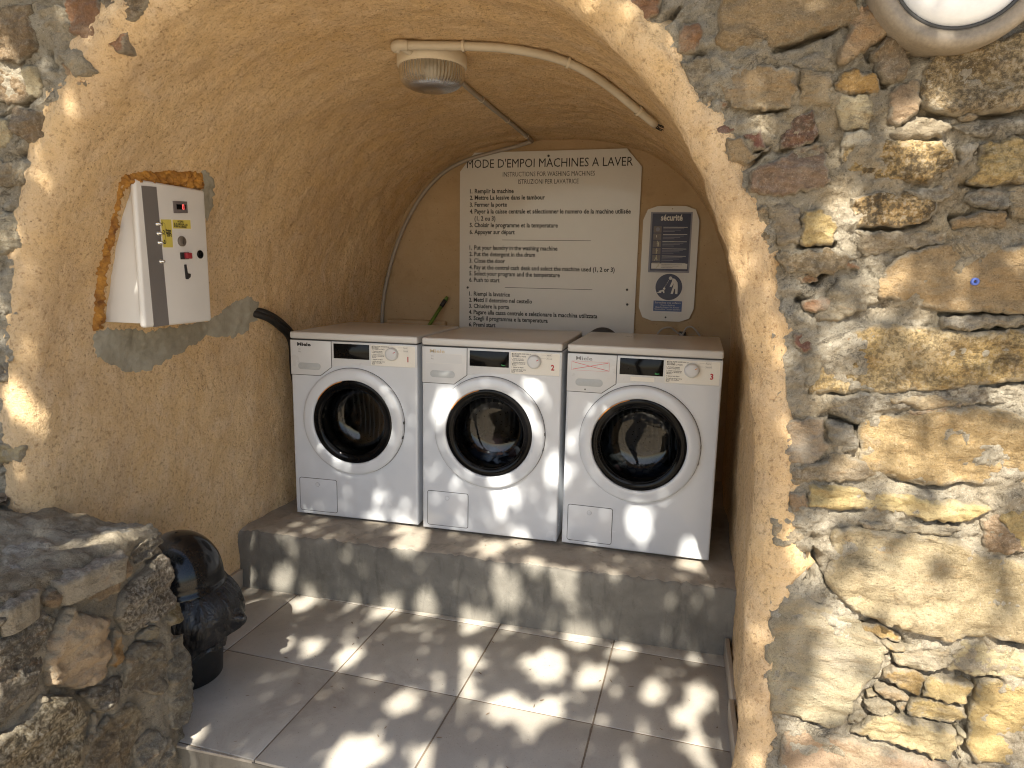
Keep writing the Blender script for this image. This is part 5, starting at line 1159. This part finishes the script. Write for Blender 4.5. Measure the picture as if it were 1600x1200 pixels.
# ------------------------------------------------------------------ bin
bn = thing('waste_bin', 'black dome lidded waste bin with a bin bag hanging over its rim', 'bin', (-0.850, -0.835, FLOOR))
lathe('body', [(0.0, 0.001), (0.115, 0.001), (0.119, 0.004), (0.128, 0.16), (0.139, 0.34), (0.139, 0.345), (0.132, 0.345)], 'binbody', bn, 48, 'z')
lathe('lid', [(0.143, 0.318), (0.147, 0.322), (0.147, 0.338), (0.142, 0.344), (0.139, 0.352)]+[(0.139*math.cos(R(a)), 0.352+0.165*math.sin(R(a))) for a in range(4, 91, 6)], 'binblack', bn, 64, 'z')
def bag():
    V = []; zs = np.linspace(0.335, 0.112, 36); seg = 120
    for i, z in enumerate(zs):
        f = i/35
        for k in range(seg):
            a = 2*PI*k/seg; bul = math.exp(-((a-0.15+2*PI) % (2*PI)-PI if False else (min(a, 2*PI-a)/1.1)**2)) if True else 0
            r_ = 0.145+(0.045*math.sin(PI*min(1, f*1.15))**0.8)*(0.45+0.85*math.exp(-(min(abs(a-0.1), 2*PI-abs(a-0.1))/0.9)**2))-0.006*f
            pl = 0.0045*(1-abs(math.sin(a*8.5+2.1*math.sin(a*2)+f*0.9)))*math.sin(PI*min(1, 0.15+f*1.1))+0.0035*(1-2*abs(math.sin(a*15+1.5*math.sin(3*a)+f*1.5)))*max(0, 1-1.6*f)
            V.append((r_+pl, a, z))
    A = np.array(V); C3 = np.c_[A[:, 0]*np.cos(A[:, 1]), A[:, 0]*np.sin(A[:, 1]), A[:, 2]]; f = (0.335-A[:, 2])/0.22
    nz = fbm(C3, 0.07, 3, 0.6); rdg = 1-2*np.abs(fbm(C3*np.array([1, 1, 0.6])+3, 0.10, 1))
    r2 = A[:, 0]+nz*0.010*f+0.016*rdg*np.clip(f*1.5, 0, 1); r2 = r2+RNG.normal(0, 0.0004, len(r2)); r2 = np.maximum(r2, 0.138)
    z2 = A[:, 2]+fbm(C3+9, 0.06, 2)*0.022*f**2
    # left side is squeezed by the wall
    r2 = np.where(np.cos(A[:, 1]) < -0.3, np.minimum(r2, 0.168), r2)
    V = np.c_[r2*np.cos(A[:, 1]), r2*np.sin(A[:, 1]), z2]
    spk = np.exp(-((A[:, 1]-0.12)/0.10)**2-((A[:, 2]-0.225)/0.022)**2)+np.exp(-((A[:, 1]-2*PI-0.12)/0.10)**2-((A[:, 2]-0.225)/0.022)**2)
    V[:, 0] += 0.032*spk
    # hem tucks back in
    nr_ = 36; hem = V[(nr_-1)*seg:].copy(); hem[:, :2] *= 0.93; hem[:, 2] += 0.012; V = np.vstack([V, hem])
    return V, grid_faces(nr_+1, seg, True)
V, Fc = bag(); Fc = [t for a, b, c, d in Fc for t in (((a, b, c), (a, c, d)) if (a+b) % 3 else ((a, b, d), (b, c, d)))]; o = mesh_obj('bin_bag', V, Fc, 'bag', bn, True); o.data.set_sharp_from_angle(angle=R(24))

# ------------------------------------------------------------------ cables, stick, ledge
p0 = vhit((392, 488), -0.02); p1 = vhit((408, 493), 0.02); p2 = vhit((428, 510), 0.03); p3 = vhit((447, 534), 0.03); p4 = np.array([-0.965, 0.12, 0.58]); p5 = np.array([-0.965, 0.35, 0.2])
hs = thing('black_cable', 'pair of thick black cables from the cement patch down behind machine 1', 'cable', tuple(p1))
sub(tube('cable', spline([p0, p1, p2, p3, p4, p5], 8), 0.017, 'cable', None, 12), hs)
sub(tube('cable', spline([vhit((400, 485), -0.01), vhit((410, 488), 0.02), vhit((430, 502), 0.03), vhit((452, 528), 0.03), p4+np.array([0.0, 0.06, 0.06]), p5+np.array([0, 0.05, 0])], 8), 0.014, 'cable', None, 12), hs)
stk = thing('green_handle', 'green stick handle with black band leaning on the back wall behind machine 1', 'broom handle', tuple(ony((668, 512), 1.02)))
s0, s1 = ony((650, 540), 0.95), ony((699, 464), 1.085); dv = s1-s0
sub(tube('stick', [s0, s0+dv*0.8], 0.0105, 'green', None, 12), stk); sub(tube('grip_band', [s0+dv*0.8, s0+dv*0.93], 0.0125, 'cable', None, 12), stk); sub(tube('tip', [s0+dv*0.93, s1], [0.0112, 0.010], 'green', None, 12), stk)
lg = onx((0, 0), 0); l0 = ony((606, 499), 1.09); l1 = ony((697, 508), 1.09)
tag(bevel_box('wall_ledge', (l0[0], l1[0], 1.07, 1.12, 0.72, l0[2]+0.004), 'backplaster', None, 0.012, 3), 'low plaster ledge at the foot of the green stick on the back wall', 'ledge')
hm_ = ony((941, 510), 0.8)
tag(tube('drain_hose', spline([ony((900, 560), 0.70), ony((918, 532), 0.72), ony((938, 518), 0.74), ony((958, 526), 0.76), ony((972, 560), 0.78)], 8), 0.021, 'rubber', None, 14), 'dark grey hose humped up between machines 2 and 3', 'hose')
wc = thing('white_cable', 'pale power cables looped over the top behind machine 3', 'cable', tuple(ony((1060, 520), 1.05)))
sub(tube('cable', spline([ony((1018, 545), 1.05), ony((1030, 518), 1.05), ony((1046, 511.5), 1.06), ony((1056, 518), 1.07), ony((1066, 524), 1.08)], 8), 0.005, 'whitecable', None, 8), wc)
sub(tube('cable', spline([ony((1066, 524), 1.08), ony((1073, 512), 1.06), ony((1083, 512), 1.05), ony((1094, 526), 1.05), ony((1098, 545), 1.05)], 8), 0.005, 'whitecable', None, 8), wc)
sub(bevel_box('plug', tuple(v for pr in zip(ony((1066, 522), 1.08)-np.array([0.02, 0.0, 0.03]), ony((1066, 522), 1.08)+np.array([0.02, 0.03, 0.012])) for v in pr), 'cable', None, 0.005, 2), wc)

# ------------------------------------------------------------------ the tree that dapples the light (stands behind the photographer)
UPV = np.array([0, -SUN_DIR[2], SUN_DIR[1]]); UPV = UPV-SUN_DIR*np.dot(UPV, SUN_DIR); UPV /= np.linalg.norm(UPV); SIDE = np.cross(SUN_DIR, UPV)
def tau(X, Z):                                     # how thick the foliage is, seen along the sun's rays
    n = fbm(np.c_[X, Z, np.zeros(len(X))], 0.45, 3)
    zz = Z+0.16*n
    right = np.interp(zz, [0.1, 0.6, 0.84, 1.02, 1.16], [0.42, 0.52, 1.0, 2.6, 4.8]); k = np.clip((X+0.08*n-0.95)/0.16, 0, 1)
    t = 4.8*(1-k)+right*k
    return np.where(Z < -0.50+0.12*n, 0.10, t)
def gaps(X, Z):                                    # small gaps per square metre
    if X > 1.06: return 7.0
    if X > 0.86: return float(np.interp(Z, [0.0, 0.6, 0.9, 1.3], [12, 9, 6, 9]))
    if X > 0.35: return float(np.interp(Z, [-0.5, 0.3, 0.7, 1.2, 1.8], [34, 32, 13, 36, 30]))
    if X > -0.25: return float(np.interp(Z, [-0.5, 0.3, 0.7, 1.2, 1.8], [28, 25, 11, 30, 26]))
    if X > -0.62: return float(np.interp(Z, [-0.5, 0.3, 0.7, 1.2, 1.8], [16, 13, 7, 17, 14]))
    if X > -1.05: return float(np.interp(Z, [-0.6, 0.3, 0.5, 0.8, 1.8], [34, 34, 14, 10, 8]))
    return 9.0
DC_ = np.array([0.15, YF, 0.55]); D0 = 4.3
tr = thing('tree', 'broad leafy tree behind the viewer, dappling the wall with light', 'tree', (0.4, -5.2, GROUND))
rg = np.random.default_rng(5)
HS, HU, HD = 2.9, 2.2, 0.6
def to_wall(W):
    k = (YF-W[:, 1])/SUN_DIR[1]; h = W+k[:, None]*SUN_DIR; return h[:, 0], h[:, 2]
holes = []
for _ in range(5000):
    c0 = rg.uniform(-1, 1, 2)*np.array([HS, HU]); w0 = (DC_-SUN_DIR*D0+c0[0]*SIDE+c0[1]*UPV)[None]; X, Z = to_wall(w0)
    if rg.random() < gaps(X[0], Z[0])*(4*HS*HU)/5000*0.85:
        for j in range(rg.integers(1, 4)):
            q = c0+rg.normal(0, 0.14, 2)*(j > 0); r0 = rg.choice([0.022, 0.028, 0.035, 0.043, 0.054], p=[.32, .32, .21, .10, .05])
            if rg.random() < 0.85 and any(math.hypot(q[0]-h[0], q[1]-h[1]) < r0+h[2]+0.046 for h in holes): continue
            holes.append((*q, r0))
holes = np.array(holes)
TM = 4.8; LA = 0.0015
NL = int(TM*4*HS*HU/LA)
pos = rg.uniform(-1, 1, (NL, 3))*np.array([HS, HU, HD])
W = DC_-SUN_DIR*D0+pos[:, :1]*SIDE+pos[:, 1:2]*UPV+pos[:, 2:3]*SUN_DIR
X, Z = to_wall(W); acc = rg.random(NL) < tau(X, Z)/TM
Ls = rg.uniform(0.055, 0.09, NL); Ws = Ls*rg.uniform(0.5, 0.66, NL)
for h in holes:
    acc &= (np.hypot(pos[:, 0]-h[0], pos[:, 1]-h[1]) > h[2]+0.38*Ls)
W = W[acc]; Ls = Ls[acc]; Ws = Ws[acc]; NL = len(W)
base_leaf = np.array([(-0.5, 0, 0), (-0.18, 0.5, 0.12), (0.25, 0.4, 0.1), (0.5, 0, 0), (0.25, -0.4, 0.1), (-0.18, -0.5, 0.12)])
ax = rg.normal(size=(NL, 3)); ax /= np.linalg.norm(ax, axis=1)[:, None]; bx = np.cross(ax, rg.normal(size=(NL, 3))); bx /= np.linalg.norm(bx, axis=1)[:, None]; cx_ = np.cross(ax, bx)
V = W[:, None, :]+base_leaf[None, :, 0, None]*(Ls[:, None, None]*ax[:, None, :])+base_leaf[None, :, 1, None]*(Ws[:, None, None]*bx[:, None, :])+base_leaf[None, :, 2, None]*(Ls[:, None, None]*cx_[:, None, :])
V = V.reshape(-1, 3); idx = np.arange(NL)*6
me = bpy.data.meshes.new('crown'); Fq = np.stack([np.stack([idx, idx+1, idx+2, idx+3], 1), np.stack([idx, idx+3, idx+4, idx+5], 1)], 1).reshape(-1, 4)
me.vertices.add(len(V)); me.vertices.foreach_set('co', V.ravel()); me.loops.add(Fq.size); me.loops.foreach_set('vertex_index', Fq.ravel()); me.polygons.add(len(Fq)); me.polygons.foreach_set('loop_start', np.arange(len(Fq))*4); me.update(calc_edges=True); me.validate()
me.materials.append(M['leaf']); crown = bpy.data.objects.new('crown', me); link(crown, tr); crown.location = tuple(-Vector(tr.location)); crown['kind'] = 'stuff'
CC = DC_-SUN_DIR*D0
trunk_top = np.array([0.4, -4.9, 2.9])
sub(tube('trunk', spline([(0.4, -5.2, GROUND-0.1), (0.45, -5.15, 0.8), (0.34, -5.0, 1.9), trunk_top], 8), list(np.linspace(0.22, 0.12, 25)), 'bark', None, 14), tr)
for k in range(9):
    e = CC+SIDE*rg.uniform(-2.6, 2.6)+UPV*rg.uniform(-1.7, 1.9)+SUN_DIR*rg.uniform(-0.4, 0.4); b0 = np.array([0.36, -4.97, rg.uniform(2.1, 2.8)])
    pl = spline([b0, b0*0.6+e*0.4+np.array([0, 0, 0.3]), e], 6); sub(tube('limb', pl, list(np.linspace(0.06, 0.012, len(pl))), 'bark', None, 8), tr)
